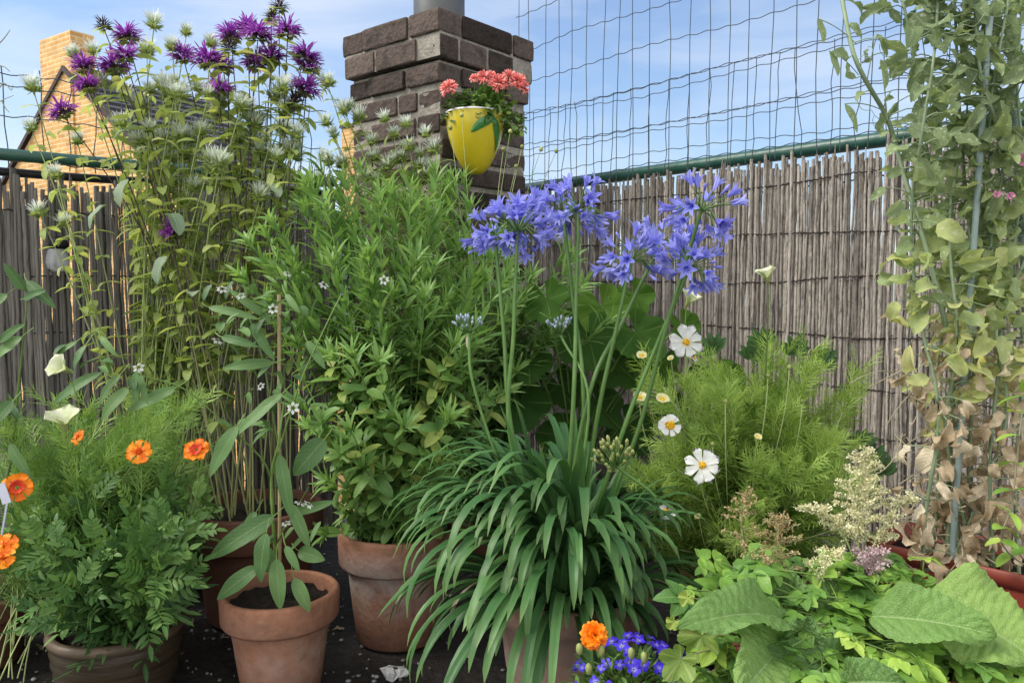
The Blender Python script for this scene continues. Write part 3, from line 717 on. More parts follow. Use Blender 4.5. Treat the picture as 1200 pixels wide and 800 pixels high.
c = P(190, 640, 2.14); S_BEW = pot('flower_pot', 'brown pot deepest in the shade against the left reed screen', c, .13, .1, .22, M['terra_dark'], rimh=.3, soil=.03)
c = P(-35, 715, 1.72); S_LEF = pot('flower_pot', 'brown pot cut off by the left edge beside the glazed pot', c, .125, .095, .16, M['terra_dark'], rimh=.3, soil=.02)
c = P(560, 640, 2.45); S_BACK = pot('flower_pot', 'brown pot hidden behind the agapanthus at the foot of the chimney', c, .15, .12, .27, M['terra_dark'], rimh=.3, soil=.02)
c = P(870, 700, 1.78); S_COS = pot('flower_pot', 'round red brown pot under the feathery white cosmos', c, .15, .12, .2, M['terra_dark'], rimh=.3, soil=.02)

def trough(name, label, c, lx, ly, h, rot, soil=.03):
    root = thing(name, label, 'planter', (c[0], c[1], 0))
    ca, sa = math.cos(rot), math.sin(rot)
    def ring(z, kx, ky, rc=.03):
        o = []
        for cx, cy, a0 in ((1, 1, 0), (-1, 1, 90), (-1, -1, 180), (1, -1, 270)):
            for k in range(5):
                a = R(a0 + 22.5 * k); o.append(((cx * (kx - rc) + rc * math.cos(a)), (cy * (ky - rc) + rc * math.sin(a)), z))
        o = np.array(o); return np.stack([c[0] + o[:, 0] * ca - o[:, 1] * sa, c[1] + o[:, 0] * sa + o[:, 1] * ca, o[:, 2]], -1)
    def skin(rings):
        b = MB(); V = np.concatenate(rings); n = 20; f = []
        for i in range(len(rings) - 1):
            for j in range(n): f.append([i * n + j, i * n + (j + 1) % n, (i + 1) * n + (j + 1) % n, (i + 1) * n + j])
        b.add(V, f); return b
    x, y = lx / 2, ly / 2
    part('trough_body', skin([ring(.002, x * .8, y * .8), ring(.01, x * .82, y * .82), ring(h * .5, x * .9, y * .9), ring(h - .028, x * .96, y * .96)]), M['plastic_red'], root)
    part('rim', skin([ring(h - .03, x * .955, y * .955), ring(h - .03, x * 1.0, y * 1.0), ring(h - .002, x * 1.02, y * 1.02), ring(h, x * 1.0, y * 1.0), ring(h, x * .95, y * .95), ring(h - .05, x * .92, y * .92)]), M['plastic_red'], root)
    s = MB(); V = ring(h - soil, x * .93, y * .93); V = np.vstack([V, V.mean(0, keepdims=True)])
    s.add(V, [[i, (i + 1) % 20, 20, 20] for i in range(20)]); part('soil', s, M['soil'], root)
    return A(c[0], c[1], h - soil)
PEAC = A(.93, 1.52); FOXC = A(.56, 1.17)
S_PEA = trough('planter_trough', 'red brown plastic trough at the right edge holding the pea vine', PEAC, .42, .2, .315, R(-47))
S_FOX = trough('planter_trough', 'red brown plastic trough hidden under the broad foxglove leaves', FOXC, .46, .22, .3, R(-25))
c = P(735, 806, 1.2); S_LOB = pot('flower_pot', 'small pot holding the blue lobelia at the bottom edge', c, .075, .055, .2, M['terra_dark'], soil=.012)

# ------------------------------------------------------------------ plant helpers
def rand_az(n): return rng.random(n) * 2 * math.pi
def leaf_nodes(path, ts, per, pitch, length, width, acc, twist=1.57, tintf=None, jitter=.35, start=None):
    """collect leaf frames along one stem path into acc = dict of lists"""
    k = len(path); a0 = rng.random() * 6.28 if start is None else start
    for i, t in enumerate(ts):
        x = t * (k - 1); i0 = min(int(x), k - 2); p = path[i0] + (path[i0 + 1] - path[i0]) * (x - i0)
        tg = unit(path[i0 + 1] - path[i0])
        e1 = unit(np.cross(tg, A(.31, .95, .05))); e2 = np.cross(tg, e1)
        for q in range(per):
            az = a0 + i * twist + q * 2 * math.pi / per + rng.normal(0, jitter)
            rad = math.cos(az) * e1 + math.sin(az) * e2
            ph = pitch(t) + rng.normal(0, .2)
            d = rad * math.cos(ph) + tg * math.sin(ph)
            acc['B'].append(p); acc['D'].append(d); acc['U'].append(tg)
            acc['L'].append(length(t) * rng.uniform(.72, 1.2)); acc['W'].append(width(t) * rng.uniform(.8, 1.15))
            acc['t'].append(np.clip((tintf(t) if tintf else .5) + rng.normal(0, .2), 0, 1))
def newacc(): return dict(B=[], D=[], U=[], L=[], W=[], t=[])
def emit(mb, acc, **kw):
    if acc['B']: leaves(mb, np.array(acc['B']), np.array(acc['D']), np.array(acc['U']), np.array(acc['L']), np.array(acc['W']), tint=np.array(acc['t']), **kw)
def stem_path(base, topp, k=16, sway=.03, early=.5):
    base = np.asarray(base, float); topp = np.asarray(topp, float)
    mid = base + (topp - base) * A(early * .45, early * .45, early) + A(rng.normal(0, sway), rng.normal(0, sway), 0)
    p = bez(base, mid, topp, k)
    p[1:-1, :2] += np.cumsum(rng.normal(0, .0015, (k - 2, 2)), axis=0)
    return p
def around(c, r, n=1):
    a = rand_az(n); q = r * np.sqrt(rng.random(n)); return np.stack([c[0] + q * np.cos(a), c[1] + q * np.sin(a), np.full(n, c[2] + .004)], -1)

def head_obj(name, mesh, parent, pos, dirv, sc=1., roll=None, sub=()):
    """one flower head (shared mesh, built along +Z at the origin) as a part, with sub-parts"""
    q = Vector(unit(dirv)).to_track_quat('Z', 'Y')
    from mathutils import Quaternion
    q = q @ Quaternion((0, 0, 1), rng.random() * 6.28 if roll is None else roll)
    o = bpy.data.objects.new(name, mesh); link(o, parent)
    o.location = tuple(np.asarray(pos) - rootloc(parent)); o.rotation_mode = 'QUATERNION'; o.rotation_quaternion = q; o.scale = (sc, sc, sc)
    for nm, ms in sub:
        c = bpy.data.objects.new(nm, ms); link(c, o)
    return o
def cone_dirs(n, lo, hi):
    """unit vectors with polar angle from +Z between lo and hi"""
    th = np.arccos(np.clip(np.cos(lo) + (np.cos(hi) - np.cos(lo)) * rng.random(n), -1, 1)); a = np.arange(n) * 2.39996 + rng.normal(0, .2, n)
    return np.stack([np.sin(th) * np.cos(a), np.sin(th) * np.sin(a), np.cos(th)], -1)
Z = A(0, 0, 1)

# ------------------------------------------------------------------ flower prototypes
def proto_bergamot(seed, faded=False, dead=False):
    mb = MB(); n = 62 if not faded else 70
    d = cone_dirs(n, .15, 1.75 if not faded else 1.25)
    rad = unit(d * A(1, 1, 0) + 1e-6)
    B = d * A(.0105, .0105, .009) + A(0, 0, .004)
    up = unit(d + Z * (.35 if not faded else .75))
    if faded: leaves(mb, B, up, -rad, rng.uniform(.011, .027, n), .0012, 'thread', bend=rng.uniform(-.2, 1.0, n), ns=4, nw=1, fold=0)
    elif dead: leaves(mb, B, up, -rad, rng.uniform(.010, .02, n), .0012, 'thread', bend=rng.uniform(.2, 1.2, n), ns=3, nw=1, fold=0)
    else:
        leaves(mb, B, up, -rad, rng.uniform(.019, .031, n), .0017, 'strap', bend=rng.uniform(.1, 1.3, n), ns=5, nw=2, fold=.5)
        leaves(mb, B, unit(d + Z * .1), -rad, rng.uniform(.012, .02, n), .0026, 'lance', bend=rng.uniform(.6, 1.9, n), ns=4, nw=2, fold=.3)
    pm = mb.mesh('petals', M['white_fil'] if faded else (M['calyx_dark'] if dead else M['purple']))
    cb = MB(); m = 46
    dd = cone_dirs(m, .1, 2.0); leaves(cb, dd * .004, dd, Z, .013 if not faded else .015, .0021, 'lance', ns=3, nw=2)
    cm = cb.mesh('calyx', M['bract'] if faded else M['calyx_dark'])
    bb = MB(); k = 9
    a = np.arange(k) * 6.2832 / k + rng.normal(0, .2, k); rd = np.stack([np.cos(a), np.sin(a), np.zeros(k)], -1)
    leaves(bb, rd * .003 + A(0, 0, -.004), unit(rd + Z * (.5 if faded else .15)), Z, rng.uniform(.016, .027, k), rng.uniform(.004, .0065, k), 'ovate', bend=.6 if not faded else -.2, ns=4, nw=2)
    bm = bb.mesh('bracts', M['bract'] if faded else M['monarda'])
    return pm, cm, bm
BERG = [proto_bergamot(i) for i in range(3)]; BERGW = [proto_bergamot(i, True) for i in range(4)]; BERGD = [proto_bergamot(9, False, True)]

def proto_agap(n=44, opened=.62, Rp=.05):
    d = cone_dirs(n, .05, 1.95); ped = MB(); pet = MB(); bud = MB()
    ln = Rp * rng.uniform(.75, 1.15, n)
    drp = np.where(d[:, 2:] < .3, .012, -.004)
    tipp = d * ln[:, None] - Z * drp
    tubes(ped, np.stack([d * .002, d * ln[:, None] * .55 + Z * .004, tipp], 1), .0011, 4)
    op = rng.random(n) < opened
    for i in range(n):
        f = unit(tipp[i] - d[i] * ln[i] * .55 + d[i] * .02 + rng.normal(0, .004, 3)); e1 = unit(np.cross(f, A(.3, .5, .81))); e2 = np.cross(f, e1)
        if op[i]:
            a = np.arange(6) * math.pi / 3 + rng.random() * 1.; rad = np.cos(a)[:, None] * e1 + np.sin(a)[:, None] * e2
            sz = rng.uniform(.85, 1.1); flare = rng.uniform(.6, 1.5)
            leaves(pet, np.repeat(tipp[i][None], 6, 0) + rad * .0012, unit(f + rad * .16), -rad, .037 * sz, np.where(np.arange(6) % 2, .0052, .0042) * sz, 'oblong', bend=flare, ns=6, nw=2, fold=.3, tint=np.clip(rng.normal(.5, .22) + rng.normal(0, .06, 6), 0, 1), bexp=1.6)
            a = np.arange(5) * 1.2566; rad = np.cos(a)[:, None] * e1 + np.sin(a)[:, None] * e2
            leaves(pet, np.repeat(tipp[i][None], 5, 0) + f * .006, unit(f + rad * .12), -rad, .024 * sz, .0004, 'thread', bend=-.3, ns=2, nw=1, tint=.95)
        else:
            L = .027 * rng.uniform(.6, 1.1); tt = np.linspace(0, 1, 7)[:, None]
            pth = tipp[i] + f * L * tt + e1 * .003 * tt ** 2
            tubes(pet, pth, np.array([.0012, .0022, .0026, .0036, .0045, .0038, .0006]) * L / .025, 6, mat=1)
    return pet.mesh('florets', [M['agap_blue'], M['agap_bud']]), ped.mesh('pedicels', M['agap_stem'])
AGAP = [proto_agap(38, .68), proto_agap(30, .58), proto_agap(32, .6)]
def proto_agap_bud(n=26, green=False):
    d = cone_dirs(n, .05, 1.15); ped = MB(); bud = MB(); ln = .026 * rng.uniform(.8, 1.15, n)
    f = unit(d * .55 + Z * .6); p1 = d * ln[:, None]; p2 = p1 + f * .008
    tubes(ped, np.stack([d * .001, d * ln[:, None] * .6 - Z * .002, p1], 1), .0009, 4)
    L = rng.uniform(.008, .013, n); tt = np.linspace(0, 1, 6)[None, :, None]
    tubes(bud, p1[:, None] + f[:, None] * L[:, None, None] * tt, np.array([.001, .0016, .0021, .0025, .002, .0004])[None], 5)
    return bud.mesh('buds', M['bud'] if green else M['agap_tinybud']), ped.mesh('pedicels', M['agap_stem'])
AGB = proto_agap_bud(); AGG = proto_agap_bud(34, True)

def disc_centre(r, h, m, n=40):
    mb = MB(); d = cone_dirs(n, 0, 1.5)
    ellipsoids(mb, d * A(r, r, h), r * .26, tint=rng.random(n), seg=5, rings=3)
    ellipsoids(mb, A(0, 0, 0), r * .9, h * .9)
    return mb.mesh('flower_centre', m)
def ray_flower(n, L, W, m, cup=.15, bend=.25, wave=.12, ins=.003, notch=.1, kind='petal', jit=.1, ns=7, nw=4):
    mb = MB(); a = np.arange(n) * 6.2832 / n + rng.normal(0, jit, n); rd = np.stack([np.cos(a), np.sin(a), np.zeros(n)], -1)
    leaves(mb, rd * ins + Z * (.0006 * (np.arange(n) % 2))[:, None], unit(rd + Z * cup), Z, L * rng.uniform(.9, 1.08, n), W * rng.uniform(.9, 1.1, n), kind, bend=bend * rng.uniform(.6, 1.4, n), wave=wave, ns=ns, nw=nw, fold=.12, notch=notch)
    return mb.mesh('petals', m)
COSMOS = [(ray_flower(8, .034, .0096, M['white'], notch=.18, wave=.2, ns=9, nw=6), disc_centre(.0065, .005, M['yellow'])) for k in range(2)]
COSMOS_SM = (ray_flower(11, .023, .0058, M['white'], notch=.15, jit=.2), disc_centre(.009, .005, M['yellow']))
LEMON = (ray_flower(11, .013, .0048, M['lemon'], cup=.6, notch=.1, wave=.25), disc_centre(.0045, .003, M['yellow'], 20))
TAG_S = (ray_flower(8, .0235, .0084, M['orange'], cup=.2, wave=.55, notch=.08, bend=.4), disc_centre(.006, .005, M['orange'], 26))
TAG_R = (ray_flower(8, .0235, .0084, M['orange'], cup=.2, wave=.55, notch=.08, bend=.4), ray_flower(9, .012, .006, M['orange_red'], cup=.7, wave=.3))
def pompon(r, m, n=70, W=.0048, lo=0., hi=1.7):
    mb = MB(); d = cone_dirs(n, lo, hi); rad = unit(d * A(1, 1, 0) + 1e-5)
    th = np.arccos(np.clip(d[:, 2], -1, 1))
    leaves(mb, d * r * .25, unit(d + rad * .1), unit(Z - d * .2 + rad * -.6), r * (.72 + .22 * th / 1.7), W, 'petal', bend=rng.uniform(.1, .7, n), wave=.35, ns=4, nw=3, fold=.25)
    return mb.mesh('petals', m)
TAG_D = (pompon(.0225, M['orange'], 80, .0055), )
MUM = [pompon(.024, M['coral'], 85, .0028, 0, 1.75), pompon(.021, M['coral'], 70, .0026, 0, 1.75)]
def poppy(r=.026, cup=1.1):
    mb = MB(); a = np.arange(4) * 1.5708 + .3; rd = np.stack([np.cos(a), np.sin(a), np.zeros(4)], -1)
    leaves(mb, rd * .002, unit(rd + Z * cup), Z, r * 1.25, r * .78, 'petal', bend=-.35 + .75, fold=.45, wave=.1, ns=7, nw=6, notch=.05)
    return mb.mesh('petals', M['cream'])
POPPY = [poppy(), poppy(.024, 1.5)]
def cup_base():
    mb = MB(); lathe(mb, [(.001, -.012), (.003, -.008), (.0055, 0), (.006, .004)], A(0, 0, 0), 10); return mb.mesh('receptacle', M['bud'])
CUPB = cup_base()

# ------------------------------------------------------------------ bergamots
purple_heads = [(150, 46, 2.02), (147, 68, 1.97), (100, 82, 2.0), (104, 104, 1.97), (75, 134, 1.98), (216, 70, 2.03), (244, 74, 2.0), (257, 108, 1.98), (271, 46, 2.06), (290, 36, 2.03), (302, 44, 2.0), (318, 70, 2.02), (337, 40, 2.02), (356, 66, 2.0), (361, 80, 2.03), (357, 108, 2.0), (302, 78, 2.08), (262, 82, 2.1), (205, 275, 1.98), (135, 82, 2.08)]
dead_heads = [(122, 32, 2.0), (327, 10, 2.05), (318, 22, 2.06), (345, 122, 1.98), (268, 58, 2.0)]
def bergamot(name, label, base, heads, protos, pnames, stemm, leafm, nleaf, leafL, leafW, dark):
    root = thing(name, label, 'plant', base)
    fol = MB(); acc = newacc(); paths = []
    for (px, py, d, pr) in heads:
        t = P(px, py, d); b = around(base, .085)[0]
        b[0] += np.clip((t[0] - base[0]) * .12, -.05, .05)
        p = bez(b, b + (t - b) * A(.42, .5, .62) + A(rng.normal(0, .03), rng.normal(0, .02), 0), t - A(0, 0, .006), 18)
        paths.append(p)
        mb = MB(); tubes(mb, p, np.linspace(.0026, .0013, 18), 5, tint=rng.random()); part('stem', mb, stemm, root)
        dirv = unit(p[-1] - p[-3] + A(0, -.004, .012) + rng.normal(0, .003, 3))
        pm, cm, bm = protos[pr]
        head_obj('flower_head', pm, root, t, dirv, rng.uniform(1.15, 1.5) if dark and pr < 3 else rng.uniform(.9, 1.42), sub=(('calyx', cm), ('bracts', bm)))
        leaf_nodes(p, np.linspace(.3, .96, nleaf + 2), 2, lambda t: .35 - .5 * rng.random(), lambda t: leafL, lambda t: leafW, acc, tintf=lambda t: .2 + .55 * t)
    emit(fol, acc, kind='ovate', bend=rng.uniform(.2, 1.4, len(acc['B'])), ns=6, nw=2, wave=.1, fold=.3)
    part('foliage', fol, leafm, root)
    return root, paths
hd = [(x, y, d, i % 3) for i, (x, y, d) in enumerate(purple_heads)] + [(x, y, d, 3) for x, y, d in dead_heads]
rt, bp = bergamot('bergamot', 'tall bergamot with shaggy purple flower heads on dark stems', S_BER, hd, BERG + BERGD, None, M['stem_dark'], M['monarda'], 6, .058, .0115, True)
# a few big felted grey leaves hanging in front
mb = MB(); big = [(165, 150, 1.95, -.6, .2), (125, 240, 1.94, -.5, -.4), (225, 345, 1.92, .2, .7), (150, 210, 1.95, -.3, -.7), (310, 215, 1.96, .6, .2), (195, 300, 1.93, -.3, -.6), (200, 250, 1.94, .5, -.2)]
B = np.array([P(x, y, d) for x, y, d, a, b in big]); D = np.array([(a, -.5, b * .6 - .2) for x, y, d, a, b in big])
leaves(mb, B, D, Z, .075, .02, 'ovate', bend=.9, ns=8, nw=4, fold=.3, wave=.1); part('foliage', mb, M['monarda_grey'], rt)
wh = [(180, 32), (218, 40), (247, 54), (202, 58), (40, 106), (38, 152), (88, 66), (122, 100), (190, 104), (205, 98), (66, 207), (48, 252), (76, 264), (92, 168), (172, 62), (110, 62), (305, 74), (372, 84), (385, 100), (405, 132), (422, 140), (452, 142), (476, 148), (500, 160), (437, 168), (384, 146), (480, 176), (494, 196), (412, 126), (462, 160), (440, 186), (510, 178)]
for k in range(66):
    wh.append((rng.uniform(135, 350), rng.uniform(105, 235)))
for k in range(14): wh.append((rng.uniform(360, 520), rng.uniform(150, 215)))
hd = [(x, y, (rng.uniform(1.93, 2.06) if i % 2 else rng.uniform(2.08, 2.25)) if i > 13 else rng.uniform(1.98, 2.12), i % 4) for i, (x, y) in enumerate(wh)]
bergamot('bergamot', 'faded white bergamot with pale fringed seed heads behind the purple one', S_BEW, [h for h in hd if h[0] < 365], BERGW, None, M['stem_pale'], M['monarda'], 8, .046, .0092, False)
base2 = S_BACK + A(-.1, -.05, 0)
bergamot('bergamot', 'faded white bergamot in front of the left face of the chimney', S_BACK, [(x, y, 2.33, p) for x, y, d, p in hd if x >= 365], BERGW, None, M['stem_pale'], M['monarda'], 8, .046, .0092, False)

# ------------------------------------------------------------------ tall leafy perennial (centre) and the same behind
def perennial(name, label, base, tops, lw=(.078, .052), ww=(.0066, .0155), br=.075, step=.032, tb=(.15, .75)):
    root = thing(name, label, 'plant', base); lo = MB(); hi = MB(); al = newacc(); ah = newacc()
    for (px, py, d) in tops:
        t = P(px, py, d); b = around(base, br)[0]
        p = bez(b, b + (t - b) * A(.35, .4, .55) + A(rng.normal(0, .02), rng.normal(0, .02), 0), t, 22)
        mb = MB(); tubes(mb, p, np.linspace(.0027, .0012, 22), 5, tint=rng.random()); part('stem', mb, M['stem'], root)
        ln = np.linalg.norm(np.diff(p, axis=0), axis=1).sum(); nn = int(ln / step)
        ts = np.linspace(.06, .99, nn); cut = rng.uniform(.55, .68) if py < 370 or lw[1] > .07 else rng.uniform(.86, .95); st = rng.random() * 6
        f = lambda t: tb[0] + (tb[1] - tb[0]) * t ** 1.5
        leaf_nodes(p, ts[ts < cut], 2, lambda t: .15 + .35 * t, lambda t: lw[1] * (.75 + .4 * t), lambda t: ww[1] * (1.05 - .3 * t), al, tintf=lambda t: f(t) + .26, start=st)
        tu = ts[ts >= cut]
        leaf_nodes(p, tu[tu < .96], 2, lambda t: .62 + .35 * t, lambda t: lw[0] * (1.25 - .45 * t), lambda t: ww[0] * (1.3 - .5 * t), ah, tintf=lambda t: .25 + .5 * t, start=st)
        leaf_nodes(p, np.linspace(.955, .995, 5), 3, lambda t: .95, lambda t: lw[0] * .62, lambda t: ww[0] * .62, ah, tintf=lambda t: .75, start=st)
    emit(lo, al, kind='lance' if ww[1] < .012 else 'ovate', bend=rng.uniform(.1, 1.1, len(al['B'])), ns=6, nw=2, fold=.25, wave=.05)
    emit(hi, ah, kind='lance', bend=rng.uniform(-.1, .8, len(ah['B'])), ns=5, nw=2, fold=.3)
    part('foliage', lo, M['peren'], root); part('top_foliage', hi, M['peren_top'], root)
    return root
tops = []
for x0, x1, y0, y1, d0, d1, n in ((285, 390, 230, 330, 1.78, 1.98, 9), (350, 520, 205, 300, 1.85, 2.05, 22), (400, 600, 290, 420, 1.68, 1.86, 20), (345, 470, 380, 520, 1.62, 1.75, 12), (520, 600, 270, 380, 1.8, 2.0, 14), (520, 620, 380, 480, 1.72, 1.85, 10), (385, 545, 470, 590, 1.62, 1.74, 16), (380, 420, 560, 630, 1.7, 1.8, 4), (260, 350, 260, 420, 1.8, 1.95, 10)):
    for k in range(n): tops.append((rng.uniform(x0, x1), rng.uniform(y0, y1), rng.uniform(d0, d1)))
perennial('leafy_perennial', 'dense bushy perennial with upright leafy stems in the salt stained pot', S_CEN, tops, br=.09)
tops = []
for x0, x1, y0, y1, n in ((330, 470, 185, 240, 12), (440, 560, 195, 270, 12), (520, 545, 205, 235, 2), (540, 690, 280, 360, 18), (600, 720, 330, 420, 10), (530, 640, 400, 470, 8)):
    for k in range(n): tops.append((rng.uniform(x0, x1), rng.uniform(y0, y1), rng.uniform(2.12, 2.36)))
perennial('leafy_perennial', 'narrow leaved bright green perennial rising in front of the chimney foot', S_BACK, tops, lw=(.085, .075), ww=(.0056, .0085), br=.1, step=.03, tb=(.1, .6))

# wispy branching stem with round buds beside the yellow pot
root = thing('budding_wildflower', 'thin branching stems with round green buds below the yellow wall pot', 'plant', S_BACK + A(.02, -.05, 0))
sk = [(540, 300), (548, 215), (560, 188), (580, 205), (600, 180), (585, 250), (615, 200), (530, 160), (538, 150), (600, 150)]
tips = [(541, 135), (528, 150), (598, 154), (590, 175), (634, 175), (652, 177), (605, 195), (612, 172)]
bud = MB()
for i, (x, y) in enumerate(tips):
    b = around(S_BACK, .05)[0]; t = P(x, y, 2.28); mb = MB()
    p = bez(b, P(560 + (x - 560) * .3, 320, 2.3), t, 20); tubes(mb, p, np.linspace(.0016, .0007, 20), 4); part('stem', mb, M['stem_pale'], root)
    mb = MB(); ellipsoids(mb, t, .006, .0065, seg=8, rings=6); part('flower_bud', mb, M['bud'], root)
    for s in (.7, .8, .88): bud.t if False else None

# ------------------------------------------------------------------ lobed leaves behind the agapanthus
def lobed(mb, c, nrm, upv, r, lobes=5, depth=.22, seg=60, rings=7, tint=.5, cup=.15, wave=.06, open_=.25):
    nrm = unit(nrm); y = unit(upv - nrm * np.dot(upv, nrm)); x = np.cross(y, nrm)
    a = np.linspace(-math.pi + open_, math.pi - open_, seg)      # 0 = tip direction
    rad = r * (.82 + .18 * np.cos(a)) * (1 - depth + depth * np.abs(np.cos(a * lobes / 2)) ** .7 * 1.1) * (1 + .02 * np.sin(a * 37) + .04 * np.abs(np.sin(a * 17)))
    q = np.linspace(.02, 1, rings); ph = rng.random() * 6
    rr = q[:, None] * rad[None]
    hh = cup * r * q[:, None] ** 2 + wave * r * q[:, None] ** 1.5 * np.sin(a[None] * lobes + ph) - .05 * r * np.abs(np.cos(a * lobes / 2))[None] ** 8 * q[:, None]
    V = c + (rr * np.sin(a))[..., None] * x + (rr * np.cos(a))[..., None] * y + hh[..., None] * nrm
    i = np.arange(rings - 1)[:, None] * seg; j = np.arange(seg - 1)[None]
    veinu = .5 + .5 * np.mod(a / (2 * math.pi / lobes) + .5, 1) - .25
    uv = np.stack(np.broadcast_arrays(veinu[None], q[:, None]), -1)
    mb.add(V, np.stack([i + j, i + j + 1, i + j + 1 + seg, i + j + seg], -1), uv, tint)
root = thing('squash_plant', 'plant with large lobed green leaves behind the agapanthus stalks', 'plant', (.18, 2.35, 0))
mb = MB()
for (x, y, r, ti, nz_) in ((705, 360, .1, .55, -.2), (742, 345, .07, .35, -.4), (660, 385, .09, .3, -.1), (722, 425, .1, .15, .1), (770, 425, .085, .3, -.2), (655, 450, .09, .1, .1), (800, 380, .06, .35, -.3), (700, 470, .1, .05, .2), (780, 480, .09, .1, .1), (620, 420, .08, .1, 0.), (850, 440, .07, .25, 0), (690, 395, .11, .1, 0.), (640, 350, .08, .2, 0), (745, 390, .1, .15, 0.), (610, 470, .1, .0, .1), (665, 510, .1, .05, .1), (735, 500, .1, .0, .1), (820, 450, .08, .1, 0)):
    c = P(x, y, rng.uniform(2.15, 2.4)); mb = MB()
    lobed(mb, c, A(rng.normal(0, .35) - .1, -1, .55 + nz_), A(rng.normal(0, .5), .1, -1), r, tint=ti); 
    lf = part('leaf', mb, M['squash'], root)
    mb = MB(); tubes(mb, bez(A(.18 + rng.normal(0, .03), 2.35, .0), A(.18, 2.36, .45), c + A(0, .004, 0), 12), .003, 5); part('leaf_stalk', mb, M['stem'], root)

# ------------------------------------------------------------------ agapanthus
root = thing('agapanthus', 'blue agapanthus with globe flower heads over a fountain of strap leaves', 'plant', S_AGA)
mb = MB(); n = 400
az = rand_az(n); rr0 = .105 * np.sqrt(rng.random(n))
B = S_AGA + np.stack([rr0 * np.cos(az), rr0 * np.sin(az), np.zeros(n)], -1)
az2 = az + rng.normal(0, .5, n)
el = rng.uniform(1.3, 1.56, n)
D = np.stack([np.cos(az2) * np.cos(el), np.sin(az2) * np.cos(el), np.sin(el)], -1)
Lf = rng.uniform(.28, .45, n) * np.where(np.cos(az2) > .1, .76, 1.); bend = rng.uniform(2.4, 3.1, n); bx = rng.uniform(2.2, 3.3, n); short = rng.random(n) < .15; bend[short] = rng.uniform(.3, 1.3, short.sum()); Lf[short] *= .85; el[short] = rng.uniform(1.45, 1.56, short.sum())
k = np.arange(n) < 64                                # long outer leaves hanging over the pot, mostly to the front and left
az2[k] = -3.3 + 2.4 * rng.random(k.sum()) ** 1.3; el[k] = rng.uniform(1.2, 1.5, k.sum()); Lf[k] = rng.uniform(.36, .5, k.sum()); bend[k] = rng.uniform(2.5, 3.1, k.sum()); bx[k] = rng.uniform(1.5, 2.3, k.sum())
fr_ = k & (az2 > -2.0); Lf[fr_] *= .72
h_ = (np.arange(n) >= 64) & (np.arange(n) < 160)     # low outer leaves folding down over the rim
az2[h_] = -3.6 + 4.0 * rng.random(h_.sum()); el[h_] = rng.uniform(.55, 1.25, h_.sum()); Lf[h_] = rng.uniform(.2, .38, h_.sum()); bend[h_] = rng.uniform(1.7, 2.5, h_.sum()); bx[h_] = rng.uniform(.9, 1.5, h_.sum())
fr_ = h_ & (az2 > -1.7) & (az2 < -.3); Lf[fr_] *= .72
fr_ = (k | h_) & (az2 > -1.25) & (az2 < .6); Lf[fr_] *= .68; lf_ = (k | h_) & (az2 <= -2.3); Lf[lf_] *= .87
B[h_] = S_AGA + np.stack([.1 * np.cos(az2[h_]), .1 * np.sin(az2[h_]), np.zeros(h_.sum())], -1)
D = np.stack([np.cos(az2) * np.cos(el), np.sin(az2) * np.cos(el), np.sin(el)], -1)
B[k] = S_AGA + np.stack([.09 * np.cos(az2[k]), .09 * np.sin(az2[k]), np.zeros(k.sum())], -1)
tint = np.clip(.2 + .55 * rng.random(n) + .15 * (D[:, 1] < 0), 0, 1)
front = (np.sin(az2) < .3); 
# one leaf per mesh for the hundred that show largest, the rest in one part
order = np.argsort(np.where(k, -.4, np.where(h_, -.3, np.where(front, 0, 1))) + rng.random(n) * .5)
for i in order[:99]:
    m1 = MB(); leaves(m1, B[i], D[i], Z, Lf[i], rng.uniform(.0062, .0102), 'strap', bend=bend[i], ns=18, nw=4, fold=rng.uniform(.1, .45), tint=tint[i], bexp=bx[i], wave=rng.uniform(0, .3)); part('leaf', m1, M['agap'], root)
for i in order[99:]: leaves(mb, B[i], D[i], Z, Lf[i], rng.uniform(.0062, .01), 'strap', bend=bend[i], ns=14, nw=2, fold=.22, tint=tint[i], bexp=bx[i])
o = part('leaf_clump', mb, M['agap'], root, kind='stuff')
for q in range(3):
    m1 = MB(); a_ = (-2.75, -1.9, -.5)[q]; leaves(m1, S_AGA + A(.07 * math.cos(a_), .07 * math.sin(a_), 0), A(math.cos(a_) * .5, math.sin(a_) * .5, .8), Z, rng.uniform(.2, .28), .0045, 'strap', bend=2.7, ns=16, nw=4, fold=.7, wave=.5, bexp=1.2, tint=rng.random()); part('leaf', m1, M['dry'], root, label='withered straw coloured strap leaf')
heads = [((606, 258, 1.52), (598, 512), 0, 1.12), ((580, 262, 1.56), (601, 512), 1, .9), ((678, 232, 1.6), (672, 470), 1, 1.05), ((660, 238, 1.63), (684, 470), 2, .95), ((740, 292, 1.5), (698, 500), 2, 1.08), ((822, 232, 1.46), (742, 520), 1, 1.02), ((808, 300, 1.5), (730, 505), 0, 1.0), ((775, 270, 1.62), (688, 470), 2, .85)]
for (hx_, hy_, hd_), (sx_, sy_), pr, sc in heads:
    t = P(hx_, hy_ + 14, hd_); b = around(S_AGA, .055)[0]; b[1] += .0
    mid = P(sx_, sy_, 1.5); p = smoothpath([b, mid, mid + (t - mid) * .5 + A(0, 0, .006), t], 22)
    m1 = MB(); tubes(m1, p, np.linspace(.0048, .0034, 22), 8); part('flower_stalk', m1, M['agap_stem'], root)
    pm, pd = AGAP[pr]; head_obj('flower_head', pm, root, t, p[-1] - p[-3], sc * .88, sub=(('pedicels', pd),))
